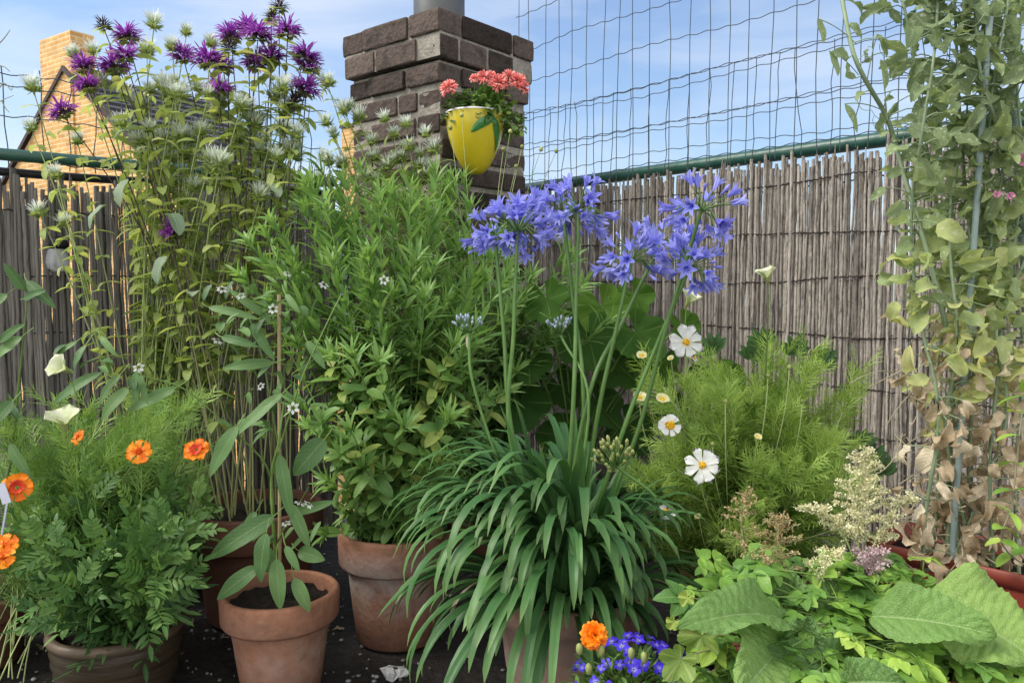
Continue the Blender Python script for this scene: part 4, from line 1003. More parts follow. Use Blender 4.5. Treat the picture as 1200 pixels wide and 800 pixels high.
for (x, y, d), (sx_, sy_), pr, lab in (((549, 390, 1.5), (560, 470), AGB, None), ((657, 392, 1.55), (690, 480), AGB, None), ((722, 545, 1.36), (770, 600), AGG, 'drooping spent green seed head')):
    t = P(x, y, d); b = around(S_AGA, .05)[0]; mid = P(sx_, sy_, 1.48 if pr is AGB else 1.38); m1 = MB()
    p = smoothpath([b, mid, t], 18); tubes(m1, p, .0028, 7); part('flower_stalk', m1, M['agap_stem'], root)
    o = head_obj('flower_bud_head' if pr is AGB else 'seed_head', pr[0], root, t, A(0, -.1, 1) if pr is AGB else A(-.3, -.5, .8), 1.05 if pr is AGB else 1.35, sub=(('pedicels', pr[1]),))
    if lab: o['label'] = lab
m1 = MB(); leaves(m1, P(548, 392, 1.498), A(0, -.2, -1), A(0, -1, 0), .028, .0035, 'lance', bend=.3); part('papery_sheath', m1, M['dry'], root)

# ------------------------------------------------------------------ cosmos (feathery)
def thread_leaf(npair=5, L=.1, sub=1, spread=.6):
    B, D, U, Ln, W = [], [], [], [], []
    def ad(b, d, l, w): B.append(b); D.append(d); U.append(A(0, 0, 1.)); Ln.append(l); W.append(w)
    ad(A(0, 0, 0), A(0, 1, 0), L, .00105)
    for i in range(npair):
        y = L * (.22 + .7 * i / npair)
        for s in (-1, 1):
            l = L * .58 * (1 - .5 * i / npair) * rng.uniform(.8, 1.15); an = spread * rng.uniform(.75, 1.1)
            d = unit(A(s * math.sin(an), math.cos(an), rng.normal(0, .15))); b = A(0, y, 0); ad(b, d, l, .00105)
            for q in range(sub):
                f = .3 + .5 * q / sub; ss = (-1) ** q; a2 = an * s + ss * .4
                ad(b + d * l * f, unit(A(math.sin(a2), math.cos(a2), rng.normal(0, .2))), l * .55, .00095)
    return tuple(map(np.array, (B, D, U, Ln, W)))
TH = [thread_leaf() for _ in range(3)]
def feathery(root, base, tops, mat, br, lscale=1., per=2, step=.035, t0=.2, stemr=.0016, tmpl=TH, pname='foliage', width=1., tb=(.1, .75), stemm=None):
    fol = MB(); O, Dd, Ud, Sc, Ti = [], [], [], [], []; paths = []
    for (px, py, d) in tops:
        t = P(px, py, d); b = around(base, br)[0]
        p = bez(b, b + (t - b) * A(.3, .4, .55) + A(rng.normal(0, .02), rng.normal(0, .02), 0), t, 16); paths.append(p)
        mb = MB(); tubes(mb, p, np.linspace(stemr, stemr * .5, 16), 5, tint=rng.random()); part('stem', mb, stemm or M['stem_pale'], root)
        acc = newacc(); ln = np.linalg.norm(np.diff(p, axis=0), axis=1).sum()
        leaf_nodes(p, np.linspace(t0, .97, max(3, int(ln / step))), per, lambda t: (.62 if tmpl is TH else .35) + .5 * t, lambda t: lscale * (1.15 - .55 * t), lambda t: 1., acc, tintf=lambda t: tb[0] + (tb[1] - tb[0]) * t)
        O += acc['B']; Dd += acc['D']; Ud += acc['U']; Sc += acc['L']; Ti += acc['t']
    O, Dd, Ud, Sc, Ti = map(np.array, (O, Dd, Ud, Sc, Ti)); Rm = frames(Dd, Ud)
    for k, tm in enumerate(tmpl):
        s = np.arange(len(O)) % len(tmpl) == k
        if not s.any(): continue
        b, d, u, l, w_ = inst(tm, O[s], Rm[s], Sc[s])
        leaves(fol, b, d, u, l, w_ * width / np.maximum(np.repeat(Sc[s], len(tm[0])), .3), 'thread' if tmpl is TH else 'lance', bend=rng.uniform(-.3, .7, len(b)), ns=2 if tmpl is TH else 4, nw=1 if tmpl is TH else 2, fold=0. if tmpl is TH else .25, tint=np.clip(np.repeat(Ti[s], len(tm[0])) + rng.normal(0, .12, len(b)), 0, 1))
    part(pname, fol, mat, root); return paths
root = thing('cosmos', 'bright feathery leaved cosmos with white yellow centred flowers', 'plant', S_COS)
tops = []
for x0, x1, y0, y1, d0, d1, n in ((755, 860, 430, 560, 1.6, 1.85, 22), (830, 1010, 420, 540, 1.6, 1.85, 40), (735, 850, 530, 640, 1.5, 1.62, 14), (850, 1010, 520, 640, 1.48, 1.62, 22), (880, 960, 405, 430, 1.75, 1.85, 4)):
    for k in range(n): tops.append((rng.uniform(x0, x1), rng.uniform(y0, y1), rng.uniform(d0, d1)))
feathery(root, S_COS, tops, M['feather'], .09, tb=(.0, .95), step=.027, stemr=.0024)
def flower_on_stem(root, base, px, py, d, proto, face, sc, name='flower_head', r=.0012, stemm=None, cen='flower_centre', up=.02, ctrl=None):
    t = P(px, py, d); b = around(base, .05)[0]; fd = unit(face)
    mb = MB(); p0 = t - fd * .004
    p = bez(b, p0 - fd * .06 - A(0, 0, .1) if ctrl is None else ctrl, p0, 20); tubes(mb, p, np.linspace(r * 1.2, r * .8, 20), 5); part('flower_stem', mb, stemm or M['stem_pale'], root)
    ms = proto if isinstance(proto, tuple) else (proto,)
    return head_obj(name, ms[0], root, t, fd, sc, sub=tuple((cen, m) for m in ms[1:]))
flower_on_stem(root, S_COS, 804, 401, 1.6, COSMOS[0], A(-.05, -1, .1), 1.0)
flower_on_stem(root, S_COS, 823, 545, 1.5, COSMOS[1], A(.0, -1, .35), 1.0)
flower_on_stem(root, S_COS, 785, 498, 1.52, COSMOS_SM, A(-.2, -1, .2), .95)
flower_on_stem(root, S_COS, 781, 600, 1.46, COSMOS_SM, A(.1, -.7, .8), .75)
flower_on_stem(root, S_COS, 812, 418, 1.63, COSMOS_SM, A(.6, -.4, .5), .6)
for x, y, sc in ((750, 466, 1.), (776, 468, 1.), (752, 417, .8), (888, 512, .6), (786, 420, .5), (818, 605, .5)):
    flower_on_stem(root, S_COS, x, y, 1.55, LEMON, A(rng.normal(0, .4), -.6, .8), sc)
for x, y in ((792, 448), (850, 470), (900, 440), (940, 470), (835, 520), (870, 580), (925, 430), (880, 610)):
    t = P(x, y, 1.58); mb = MB(); ellipsoids(mb, t, .0045, .005, seg=7, rings=5); mb2 = MB(); b = around(S_COS, .06)[0]
    tubes(mb2, bez(b, t - A(0, 0, .15), t, 14), .001, 4); part('flower_stem', mb2, M['stem_pale'], root); part('flower_bud', mb, M['bud'], root)
root = thing('poppy', 'pale cream cup poppy on a bare stem in front of the right reed screen', 'plant', S_COS + A(.03, .02, 0))
flower_on_stem(root, S_COS, 899, 327, 1.7, (POPPY[1], CUPB), A(-.25, -.1, 1), 1.0, cen='receptacle', r=.0022, stemm=M['stem'])
root = thing('poppy', 'half hidden white poppy cup behind the open white cosmos flower', 'plant', S_COS + A(-.02, .03, 0))
flower_on_stem(root, S_COS, 806, 355, 1.78, (POPPY[1], CUPB), A(.35, -.3, .9), 1.1, cen='receptacle', r=.0014, stemm=M['stem'])

# dark toothed leaves peeping between cosmos and screen
root = thing('ferny_shrub', 'dark ferny leaved plant between the cosmos and the right reed screen', 'plant', (.72, 1.98, 0))
mbp = MB()
for (x, y, a) in ((1020, 540, .5), (1035, 555, -.2), (960, 425, .8), (895, 405, -.5), (880, 420, .3), (1005, 520, 1.2), (840, 410, -.8), (930, 415, .2)):
    c = P(x, y, 1.96); 
    mb = MB(); tubes(mb, bez(A(.72, 1.98, 0), A(.72, 1.98, .3), c, 10), .0018, 5); part('leaf_stalk', mb, M['stem'], root)
    for k in range(7):
        an = a + (k - 3) * .42; d = A(math.sin(an), -.25, math.cos(an) * .7 + .1)
        leaves(mbp, c, d, A(0, -1, .4), .055 * (1 - .1 * abs(k - 3)), .011, 'lance', bend=.5, ns=9, nw=2, tooth=4, tint=.1 + .2 * rng.random())
part('foliage', mbp, M['marigold'], root)

# ------------------------------------------------------------------ left: marigolds and poppies
def pinnate(npair=5, L=.095, ll=.044, lw=.0047):
    B, D, U, Ln, W = [A(0, 0, 0)], [A(0, 1, 0)], [Z], [L * .95], [.0009]
    for i in range(npair):
        y = L * (.25 + .72 * i / npair)
        for s in (-1, 1):
            an = rng.uniform(.75, 1.05); B.append(A(0, y, 0)); D.append(unit(A(s * math.sin(an), math.cos(an), rng.normal(.08, .1)))); U.append(unit(A(s * .2, 0, 1)))
            k = math.sin((i + 1.3) / (npair + 1.2) * math.pi) ** .6; Ln.append(ll * k); W.append(lw * (.6 + .4 * k))
    B.append(A(0, L * .93, 0)); D.append(A(0, 1, 0)); U.append(Z); Ln.append(ll * .95); W.append(lw)
    return tuple(map(np.array, (B, D, U, Ln, W)))
PN = [pinnate(), pinnate(6, .105), pinnate(4, .085)]
root = thing('marigold', 'bushy French marigold with single orange flowers in the glazed pot', 'plant', S_MAR)
tops = []
for x0, x1, y0, y1, d0, d1, n in ((40, 240, 555, 640, 1.5, 1.72, 22), (10, 235, 610, 690, 1.42, 1.55, 18), (20, 90, 690, 725, 1.4, 1.46, 4), (160, 215, 670, 700, 1.4, 1.46, 3)):
    for k in range(n): tops.append((rng.uniform(x0, x1), rng.uniform(y0, y1), rng.uniform(d0, d1)))
feathery(root, S_MAR, tops, M['marigold'], .08, lscale=.95, per=2, step=.042, t0=.2, stemr=.0022, tmpl=PN, tb=(.05, .7), stemm=M['stem'])
flower_on_stem(root, S_MAR, 163, 529, 1.5, TAG_S, A(.1, -.8, .5), 1.0, stemm=M['stem'])
flower_on_stem(root, S_MAR, 230, 527, 1.55, TAG_R, A(.0, -.75, .6), 1.0, stemm=M['stem'], cen='inner_petals')
flower_on_stem(root, S_MAR, 20, 571, 1.45, TAG_R, A(.45, -.85, .4), 1.05, stemm=M['stem'], cen='inner_petals')
flower_on_stem(root, S_MAR, 4, 640, 1.42, TAG_S, A(.2, -.7, .7), 1.0, stemm=M['stem'])
flower_on_stem(root, S_MAR, 4, 652, 1.41, TAG_S, A(.1, -.8, .3), .9, stemm=M['stem'])
flower_on_stem(root, S_MAR, 92, 512, 1.66, TAG_S, A(-.5, -.6, .6), .8, stemm=M['stem'])
flower_on_stem(root, S_BER, 163, 447, 1.9, TAG_R, A(.9, -.3, .2), .6, stemm=M['stem'], cen='inner_petals') if False else None
root = thing('poppy', 'feathery pale leaved poppy with two creamy white cups at the left', 'plant', S_LEF + A(.04, .02, 0))
tops = [(rng.uniform(-10, 240), rng.uniform(470, 600), rng.uniform(1.6, 1.95)) for k in range(60)]
feathery(root, (S_LEF + S_MAR) / 2 + A(.0, .1, -.1), tops, M['feather_dk'], .2, lscale=1.15, t0=.3, tb=(.05, .75), step=.04)
flower_on_stem(root, S_MAR, 76, 498, 1.44, (POPPY[0], CUPB), A(.0, -.25, 1), 1.15, cen='receptacle', r=.001, stemm=M['stem'])
flower_on_stem(root, S_MAR, 77, 433, 1.42, (POPPY[1], CUPB), A(-.4, -.8, .5), 1.0, cen='receptacle', r=.001, stemm=M['stem'])
t = P(50, 505, 1.7); mb = MB(); ellipsoids(mb, t, .006, .009, seg=8, rings=6); part('flower_bud', mb, M['bud'], root)
mb = MB(); tubes(mb, bez(S_LEF, t - A(0, 0, .2), t, 12), .0012, 5); part('flower_stem', mb, M['stem_pale'], root)

# ------------------------------------------------------------------ pepper plants
def pepper(name, label, base, sticks, leafspec, flowers, auto, lm='pepper'):
    root = thing(name, label, 'plant', base)
    for pts in sticks:
        mb = MB(); p = smoothpath([np.asarray(q) for q in pts], 20); tubes(mb, p, np.linspace(.004, .0016, 20) if pts is sticks[0] else np.linspace(.0022, .001, 20), 6); part('stem', mb, M['stem'], root)
    for (x0, y0, x1, y1, d, wd, bend, facing) in leafspec:
        a = P(x0, y0, d); b = P(x1, y1, d - .02); L = np.linalg.norm(b - a); m1 = MB()
        fwd = unit(b - a); upv = unit(A(facing, -1, .35))
        dd = unit(fwd + upv * bend * .35)
        leaves(m1, a, dd, upv, L * 1.06, wd * .84 * d / F / 2, 'broad', bend=bend, ns=12, nw=4, fold=.22, wave=.1, tint=rng.uniform(.25, .8)); part('leaf', m1, M[lm], root)
        m2 = MB(); tubes(m2, bez(a - fwd * .02 + A(0, .012, .005), a - fwd * .01, a + fwd * .004, 6), .0011, 5); part('leaf_stalk', m2, M['stem'], root)
    acc = newacc()
    for (x, y, d, n, r) in auto:
        for k in range(n):
            p = P(x + rng.normal(0, r), y + rng.normal(0, r * .6), d + rng.normal(0, .03))
            acc['B'].append(p); an = rng.random() * 6.28; acc['D'].append(unit(A(math.cos(an), math.sin(an) * .6 - .2, rng.uniform(-.9, .2)))); acc['U'].append(A(0, -.3, 1)); acc['L'].append(rng.uniform(.024, .045)); acc['W'].append(rng.uniform(.0055, .0095)); acc['t'].append(rng.random())
    if acc['B']:
        mb = MB(); emit(mb, acc, kind='ovate', bend=.6, ns=7, nw=2, fold=.3, wave=.08); part('small_foliage', mb, M[lm], root)
    for (x, y, d, s) in flowers:
        head_obj('flower_head', STAR, root, P(x, y, d), A(rng.normal(0, .4), -.7, -.5 + rng.normal(0, .4)), s)
    return root
STAR = ray_flower(6, .0075, .0026, M['white'], cup=.5, notch=0, kind='lance', ns=4, nw=2)
sb = S_PEP
stick0 = [sb + A(0.0, 0, 0), P(322, 640, 1.58), P(318, 560, 1.57), P(326, 520, 1.55), P(333, 470, 1.55)]
sticks = [stick0, [P(318, 560, 1.57), P(305, 535, 1.55), P(262, 495, 1.52), P(215, 455, 1.5), P(165, 440, 1.5)], [P(320, 555, 1.57), P(335, 500, 1.54), P(355, 440, 1.52), P(385, 375, 1.52), P(400, 345, 1.53)], [P(326, 520, 1.56), P(312, 440, 1.58), P(300, 390, 1.6), P(290, 350, 1.6)], [P(322, 640, 1.58), P(345, 600, 1.56), P(362, 570, 1.54)]]
lsp = [(278, 500, 246, 555, 1.52, 26, .3, -.3), (330, 462, 276, 508, 1.53, 20, .25, -.6), (328, 533, 340, 604, 1.52, 20, .3, .1), (320, 605, 246, 652, 1.53, 30, .4, -.2), (312, 625, 304, 680, 1.5, 26, .5, -.3), (324, 655, 328, 712, 1.49, 24, .4, .1), (345, 678, 362, 715, 1.5, 20, .6, .3), (302, 665, 254, 700, 1.5, 26, .5, -.4), (380, 515, 345, 555, 1.56, 34, .5, .2), (345, 600, 388, 588, 1.54, 15, .5, .4), (340, 590, 362, 640, 1.52, 18, .4, .3), (312, 640, 330, 690, 1.53, 20, .5, 0), (350, 645, 378, 655, 1.54, 22, .5, .2), (300, 600, 282, 630, 1.56, 16, .4, -.3), (335, 640, 350, 668, 1.5, 13, .4, .2),
       (118, 437, 60, 470, 1.5, 17, .6, -.4), (150, 455, 118, 490, 1.49, 22, .5, -.3), (205, 455, 150, 480, 1.5, 18, .4, -.2), (165, 440, 172, 472, 1.49, 10, .5, 0), (140, 440, 115, 470, 1.5, 14, .6, -.3), (160, 435, 158, 470, 1.48, 13, .4, .1), (90, 400, 60, 420, 1.52, 9, .5, -.3), (118, 395, 135, 415, 1.5, 10, .6, .3), (100, 405, 85, 430, 1.51, 12, .6, -.3),
       (245, 360, 300, 372, 1.55, 12, .5, 0), (260, 395, 300, 405, 1.55, 13, .4, 0), (310, 370, 270, 340, 1.57, 12, .6, 0), (335, 345, 350, 365, 1.55, 10, .5, 0), (320, 425, 262, 430, 1.56, 16, .5, 0), (360, 400, 380, 430, 1.53, 13, .5, .2), (295, 380, 320, 420, 1.55, 14, .5, 0)]
fls = [(260, 338, 1.54, 1.1), (282, 346, 1.55, 1), (337, 320, 1.55, 1), (320, 362, 1.55, 1.1), (289, 385, 1.53, 1), (255, 398, 1.52, 1.2), (162, 430, 1.48, 1.2), (343, 478, 1.5, 1.3), (352, 588, 1.5, 1.3), (362, 590, 1.5, 1.1), (335, 612, 1.5, 1), (305, 452, 1.52, .9), (380, 333, 1.55, 1.1), (450, 328, 1.6, 1.1)]
pepper('pepper_plant', 'staked pepper plant with drooping dark leaves and tiny white flowers', S_PEP, sticks, lsp, fls, [(310, 375, 1.57, 26, 38), (290, 345, 1.58, 10, 25), (330, 440, 1.57, 14, 26), (120, 415, 1.5, 8, 22), (300, 500, 1.56, 9, 18), (345, 620, 1.54, 8, 15)])
root = thing('bamboo_stake', 'thin pale bamboo stake standing in the small terracotta pot', 'stake', S_PEP + A(0, .0, -.03))
mb = MB(); b = S_PEP + A(-.004, .012, -.03); t = P(327, 345, 1.6); k = 26; tt = np.linspace(0, 1, k)[:, None]; r_ = np.full(k, .0036); r_[::6] = .0044
tubes(mb, b + (t - b) * tt, r_, 8); part('cane', mb, M['bamboo'], root)
# left edge pepper
lb = S_LEF + A(-.02, 0, 0)
pepper('pepper_plant', 'dark leafed pepper plant at the left edge above the cream poppies', lb, [[lb, P(8, 560, 1.66), P(22, 450, 1.62), P(32, 350, 1.6)], [P(15, 500, 1.64), P(-20, 420, 1.6), P(-15, 330, 1.58)]],
       [(32, 330, 62, 358, 1.58, 16, .5, .2), (30, 340, 5, 310, 1.58, 15, .4, 0), (28, 350, 50, 340, 1.57, 12, .4, 0), (25, 395, -8, 420, 1.58, 18, .5, -.2), (15, 470, -10, 500, 1.6, 20, .5, 0), (8, 345, -20, 365, 1.58, 16, .5, 0), (12, 520, 35, 560, 1.6, 16, .6, 0), (0, 400, 25, 380, 1.57, 14, .4, 0)], [], [(6, 470, 1.64, 8, 14)])

# ------------------------------------------------------------------ pea vine on stakes
stakeg = 'coated stakes carrying the pea vine'
def stake(label, p0, p1, r=.0052):
    root = thing('plant_stake', label, 'stake', (p0[0], p0[1], p0[2])); mb = MB(); k = 40; tt = np.linspace(0, 1, k)[:, None]
    tubes(mb, p0 + (p1 - p0) * tt, r * (1 + .06 * (np.arange(k) % 3 == 0)), 10); part('cane', mb, M['greycane'], root)
stake('grey green stake leaning right through the middle of the pea vine', P(1112, 700, 1.49), P(1160, 20, 1.46), .0055); stake('shorter grey green stake tied beside the leaning one low in the pea vine', P(1104, 690, 1.54), P(1136, 430, 1.53), .0045); stake('thick grey green stake close to the right edge behind the pea tops', P(1222, 680, 1.52), P(1178, -40, 1.56), .006)
root = thing('pea_vine', 'tall climbing pea vine, grey green above and dried tan below', 'plant', S_PEA)
main = [[(1110, 690), (1112, 560), (1116, 430), (1090, 310), (1058, 200), (1040, 140), (1012, 90), (998, 55), (985, -10)],
        [(1140, 690), (1135, 560), (1142, 420), (1138, 300), (1128, 180), (1122, 80), (1118, -20)],
        [(1090, 680), (1100, 560), (1098, 440), (1108, 320), (1090, 200), (1075, 100), (1062, 20), (1050, -20)],
        [(1165, 690), (1160, 540), (1172, 400), (1160, 300), (1176, 180), (1150, 90), (1140, -20)],
        [(1195, 690), (1190, 560), (1200, 420), (1188, 300), (1200, 200), (1192, 100), (1200, -20)],
        [(1125, 680), (1120, 540), (1128, 380), (1150, 260), (1165, 150), (1170, 40), (1172, -20)],
        [(1150, 690), (1128, 600), (1108, 500), (1122, 400), (1112, 260), (1134, 120), (1128, -20)],
        [(1100, 690), (1150, 580), (1180, 480), (1168, 380), (1205, 280), (1160, 160), (1185, -20)],
        [(1080, 680), (1085, 600), (1100, 480), (1075, 360), (1068, 250), (1080, 160), (1095, 60), (1100, -20)]]
gl, dl = [MB() for _ in range(3)], MB()
ga, da, te = newacc(), newacc(), MB()
mb_t = MB()
for j, ln in enumerate(main):
    d0 = 1.5 + rng.normal(0, .045)
    p = smoothpath([P(x, y, d0 + .03 * math.sin(i * 1.7 + j)) for i, (x, y) in enumerate(ln)], 44)
    p[0] = around(S_PEA, .05)[0] if j != 4 else p[0]
    mb = MB(); tubes(mb, p, np.linspace(.0036, .0024, 44) if j else np.linspace(.0048, .0038, 44), 8); 
    lab = None
    part('stem', mb, M['pea_stem'], root)
    for i in range(2, 43, 1):
        q = p[i]; hgt = (q[2] - .3) / .95          # 0 base .. 1 top
        tg = unit(p[i + 1] - p[i]) if i < 43 else Z
        nl = 3
        if j == 0 and hgt > .62: nl = 1 if i % 2 == 0 else 0
        for k in range(nl):
            az = rng.random() * 6.28; rad = A(math.cos(az), math.sin(az) * .7 - .15, rng.uniform(-.2, .5)); dry = hgt < rng.normal(.4, .1)
            if dry and rng.random() < .3: continue
            st = unit(rad); L = rng.uniform(.03, .058) if dry else rng.uniform(.028, .062)
            off = st * rng.uniform(.0, .055); acc = da if dry else ga
            acc['B'].append(q + off); acc['D'].append(unit(st + A(0, 0, -1.1 if dry else rng.uniform(-1.5, .9)))); acc['U'].append(unit(tg * .6 + rng.normal(0, .6, 3) - A(0, .8, 0)))
            acc['L'].append(L); acc['W'].append(L * rng.uniform(.22, .36))
            acc['t'].append(np.clip(rng.normal(.5, .3), 0, 1) if dry else np.clip(.85 - .75 * max(0, (hgt - .3)) / .55 + rng.normal(0, .15), 0, 1))
            if np.linalg.norm(off) > .012: tubes(mb_t, np.array([q, q + off * .5 + A(0, 0, .004), q + off]), .0011, 4)
        if hgt > .4 and rng.random() < .45:      # tendril
            az = rng.random() * 6.28; dr = A(math.cos(az), -.3, .25 + .3 * rng.random()); s = np.linspace(0, 1, 22); cu = rng.uniform(.006, .012)
            e = unit(np.cross(dr, Z)); pp = q + dr * (s[:, None] * .075) + (cu * s ** 2 * np.sin(s * 14))[:, None] * Z + (cu * s ** 2 * np.cos(s * 14))[:, None] * e
            tubes(te, pp, .0006, 4)
emit(gl[0], ga, kind='ovate', bend=rng.uniform(-.3, 1.3, len(ga['B'])), ns=7, nw=4, fold=rng.uniform(.1, .9, len(ga['B'])), wave=.3)
emit(dl, da, kind='ovate', bend=rng.uniform(.6, 3.2, len(da['B'])), ns=9, nw=6, fold=rng.uniform(.2, 1.1, len(da['B'])), wave=.5)

def fold_in(dst, src):
    for k in range(len(src.v)): dst.add(src.v[k], src.f[k] - int(sum(len(q) for q in src.v[:k])), src.uv[k], src.t[k], 1)
fold_in(gl[0], te); fold_in(gl[0], mb_t)
part('foliage', gl[0], [M['pea'], M['pea_stem']], root);
# dried stalks tangle
tg_ = MB()
for k in range(80):
    a = P(rng.uniform(1050, 1200), rng.uniform(430, 680), rng.uniform(1.46, 1.56)); b = a + rng.normal(0, .05, 3) * A(1, .5, .8); tubes(tg_, bez(a, (a + b) / 2 + rng.normal(0, .02, 3), b, 8), .0011, 4)
fold_in(dl, tg_)
part('dried_foliage', dl, [M['dry'], M['dry_stem']], root, label='crumpled tan dried leaves on the lower vine')
# side leaves on the leaning front shoot
fr = MB()
for (x, y, x1, y1) in ((958, 22, 968, 46), (972, 60, 985, 84), (990, 122, 1008, 150), (1028, 40, 1042, 62), (1032, 70, 1042, 98), (996, 0, 990, -20)):
    a = P(x, y, 1.47); b = P(x1, y1, 1.46); d = unit(b - a)
    leaves(fr, a, d + A(0, .1, 0), A(.3, -1, .3), np.linalg.norm(b - a) * 1.1, .0085, 'ovate', bend=.3, ns=8, nw=4, fold=.4, wave=.15, tint=.15)
    k = int(np.argmin([abs(y - 6 - ly) for lx, ly in main[0]])); lx, ly = main[0][k]
tw = MB()
for (x, y, x1, y1) in ((1004, 52, 958, 22), (1006, 88, 972, 60), (1035, 130, 990, 122), (1016, 95, 1028, 40), (1040, 140, 1032, 70), (1008, 75, 1040, 62)):
    tubes(tw, bez(P(x, y, 1.5), P((x + x1) / 2, (y + y1) / 2 - 8, 1.48), P(x1, y1, 1.47), 10), .001, 4)
fold_in(fr, tw); part('front_foliage', fr, [M['pea'], M['pea_stem']], root)
pf = ray_flower(4, .014, .008, leaf_mat('pink_pea_petal', [(0, (.5, .12, .3)), (1, (.7, .3, .5))], trans=.3), cup=.8)
for x, y, s in ((1199, 188, 1.), (1168, 228, .5), (1184, 230, .5)): head_obj('flower_head', pf, root, P(x, y, 1.44), A(-.3, -1, .3), s)
# young climber in front of the stakes (bright opposite leaves)
root = thing('young_climber', 'young bright green climber on a thin string at the right edge', 'plant', A(1.0, 1.36, .0) if False else S_PEA + A(.07, -.11, 0))
p = smoothpath([S_PEA + A(.06, -.1, 0), P(1176, 640, 1.38), P(1186, 590, 1.37), P(1196, 500, 1.37), P(1206, 440, 1.37)], 24); mb = MB(); tubes(mb, p, .0016, 5); part('stem', mb, M['dry_stem'], root)
acc = newacc(); leaf_nodes(p, np.linspace(.2, .98, 10), 2, lambda t: .1, lambda t: .042, lambda t: .0095, acc, tintf=lambda t: .7)
mb = MB(); emit(mb, acc, kind='ovate', bend=.7, ns=8, nw=2, fold=.25, tooth=0); part('foliage', mb, M['glossy'], root)

# ------------------------------------------------------------------ foxglove and companions bottom right
root = thing('foxglove', 'broad quilted foxglove leaves spreading over the bottom right planter', 'plant', S_FOX)
def big_leaf(a, b, wpx, d0, d1, upv, bend, fold, tint, wave=.12, kind='broad', ns=72, nw=26):
    A0 = P(*a, d0); B0 = P(*b, d1); L = np.linalg.norm(B0 - A0); f = unit(B0 - A0); up = unit(np.asarray(upv, float) - f * np.dot(upv, f)); m1 = MB()
    leaves(m1, A0, unit(f + up * math.tan(bend / 2)), up, L * (1 + bend * bend / 24), wpx * (d0 + d1) / 2 / F / 2, kind, bend=bend, fold=fold, ns=ns, nw=nw, tint=tint, wave=wave * 1.6, tooth=13)
    # quilting between the veins
    v = m1.v[0].reshape(ns + 1, nw + 1, 3); s = np.linspace(-1, 1, nw + 1)[None]; t = np.linspace(0, 1, ns + 1)[:, None]
    ph = t * 8 - np.abs(s) ** 1.3 * 2.0 + .25 * np.sin(t * 9 + s * 3); vv = np.abs((ph % 1) - .5) * 2
    qz = .0042 * (1 - (1 - vv) ** 0 * (vv ** 3)) * np.abs(s) ** .35 * (1 - np.abs(s) ** 6) + .0012 * np.sin(ph * 6.28 * 2 + np.abs(s) * 26) * np.abs(s) ** .5 + .006 * np.abs(s) ** 3 * np.sin(t * 17 + np.sign(s) * 2) + rng.normal(0, .0004, (ns + 1, nw + 1))
    m1.v[0] = (v + qz[..., None] * up).reshape(-1, 3)
    part('leaf', m1, M['fox'], root)
    m2 = MB(); st = S_FOX + A(rng.normal(0, .03), rng.normal(0, .03), -.005); tubes(m2, bez(st, (st + A0) / 2 + A(0, 0, .04), A0 + f * .004, 10), np.linspace(.004, .0025, 10), 6); part('leaf_stalk', m2, M['stem_pale'], root)
big_leaf((925, 728), (792, 738), 78, 1.12, 1.02, (.25, -.45, 1), .8, .35, .35)
big_leaf((915, 755), (868, 812), 105, 1.08, .98, (-.1, -1, .55), .5, .2, .55)
big_leaf((990, 775), (968, 672), 62, 1.14, 1.2, (.1, -1, .1), .6, .3, .35)
big_leaf((1022, 722), (1168, 745), 82, 1.1, 1.02, (-.1, -.75, .8), .6, .4, .5, wave=.16)
big_leaf((1085, 700), (1215, 775), 130, 1.12, 1.02, (.1, -.9, .75), .6, .2, .7, wave=.14)
big_leaf((985, 800), (1062, 800), 58, 1.03, .98, (0, -.9, .7), .5, .3, .15)
big_leaf((950, 735), (905, 655), 45, 1.16, 1.22, (-.3, -1, .2), .5, .3, .2)
big_leaf((930, 745), (945, 720), 60, 1.1, 1.08, (.2, -1, .7), .9, .5, .1)
big_leaf((1000, 740), (1050, 690), 50, 1.18, 1.24, (.3, -.8, .7), .6, .3, .2)
big_leaf((1010, 790), (880, 770), 60, 1.1, 1.04, (0, -.8, .8), .6, .3, .1)
# toothed trifoliate companion
root = thing('astilbe', 'astilbe with toothed leaves and feathery cream flower plumes', 'plant', S_FOX + A(.0, .05, 0))
def tri(L=.045, W=.0135):
    B, D, U, Ln, Wd = [], [], [], [], []
    for an, s in ((0, 1.), (.95, .85), (-.95, .85)):
        B.append(A(0, 0, 0)); D.append(unit(A(math.sin(an), math.cos(an), 0))); U.append(Z); Ln.append(L * s); Wd.append(W * s)
    for an, s in ((.5, .8), (-.5, .8), (1.3, .7), (-1.3, .7)):
        B.append(A(0, -.028, 0)); D.append(unit(A(math.sin(an), math.cos(an) * .7, 0))); U.append(Z); Ln.append(L * s); Wd.append(W * s)
    return tuple(map(np.array, (B, D, U, Ln, Wd)))
fol = MB(); O, Dd, Sc, Ti = [], [], [], []; sm = MB()
spots = [(rng.uniform(800, 1100), rng.uniform(650, 800), 1) for _ in range(85)] + [(rng.uniform(985, 1085), rng.uniform(645, 700), 1) for _ in range(22)] + [(rng.uniform(1040, 1200), rng.uniform(745, 810), 1) for _ in range(34)] + [(rng.uniform(890, 1000), rng.uniform(720, 800), 1) for _ in range(26)]
for (x, y, _) in spots:
    d = 1.24 - (y - 650) / 150 * .2 + rng.normal(0, .025); o = P(x, y, d); O.append(o)
    an = rng.random() * 6.28; Dd.append(unit(A(math.cos(an), math.sin(an) - .35, rng.uniform(-.35, .35)))); Sc.append(rng.uniform(.5, 1.05)); Ti.append(np.clip(rng.normal(.45, .25), 0, 1))
    st = S_FOX + A(rng.normal(0, .08), rng.normal(0, .04), 0); tubes(sm, bez(st, (st + o) / 2 + A(0, 0, .05), o, 8), .0012, 4)
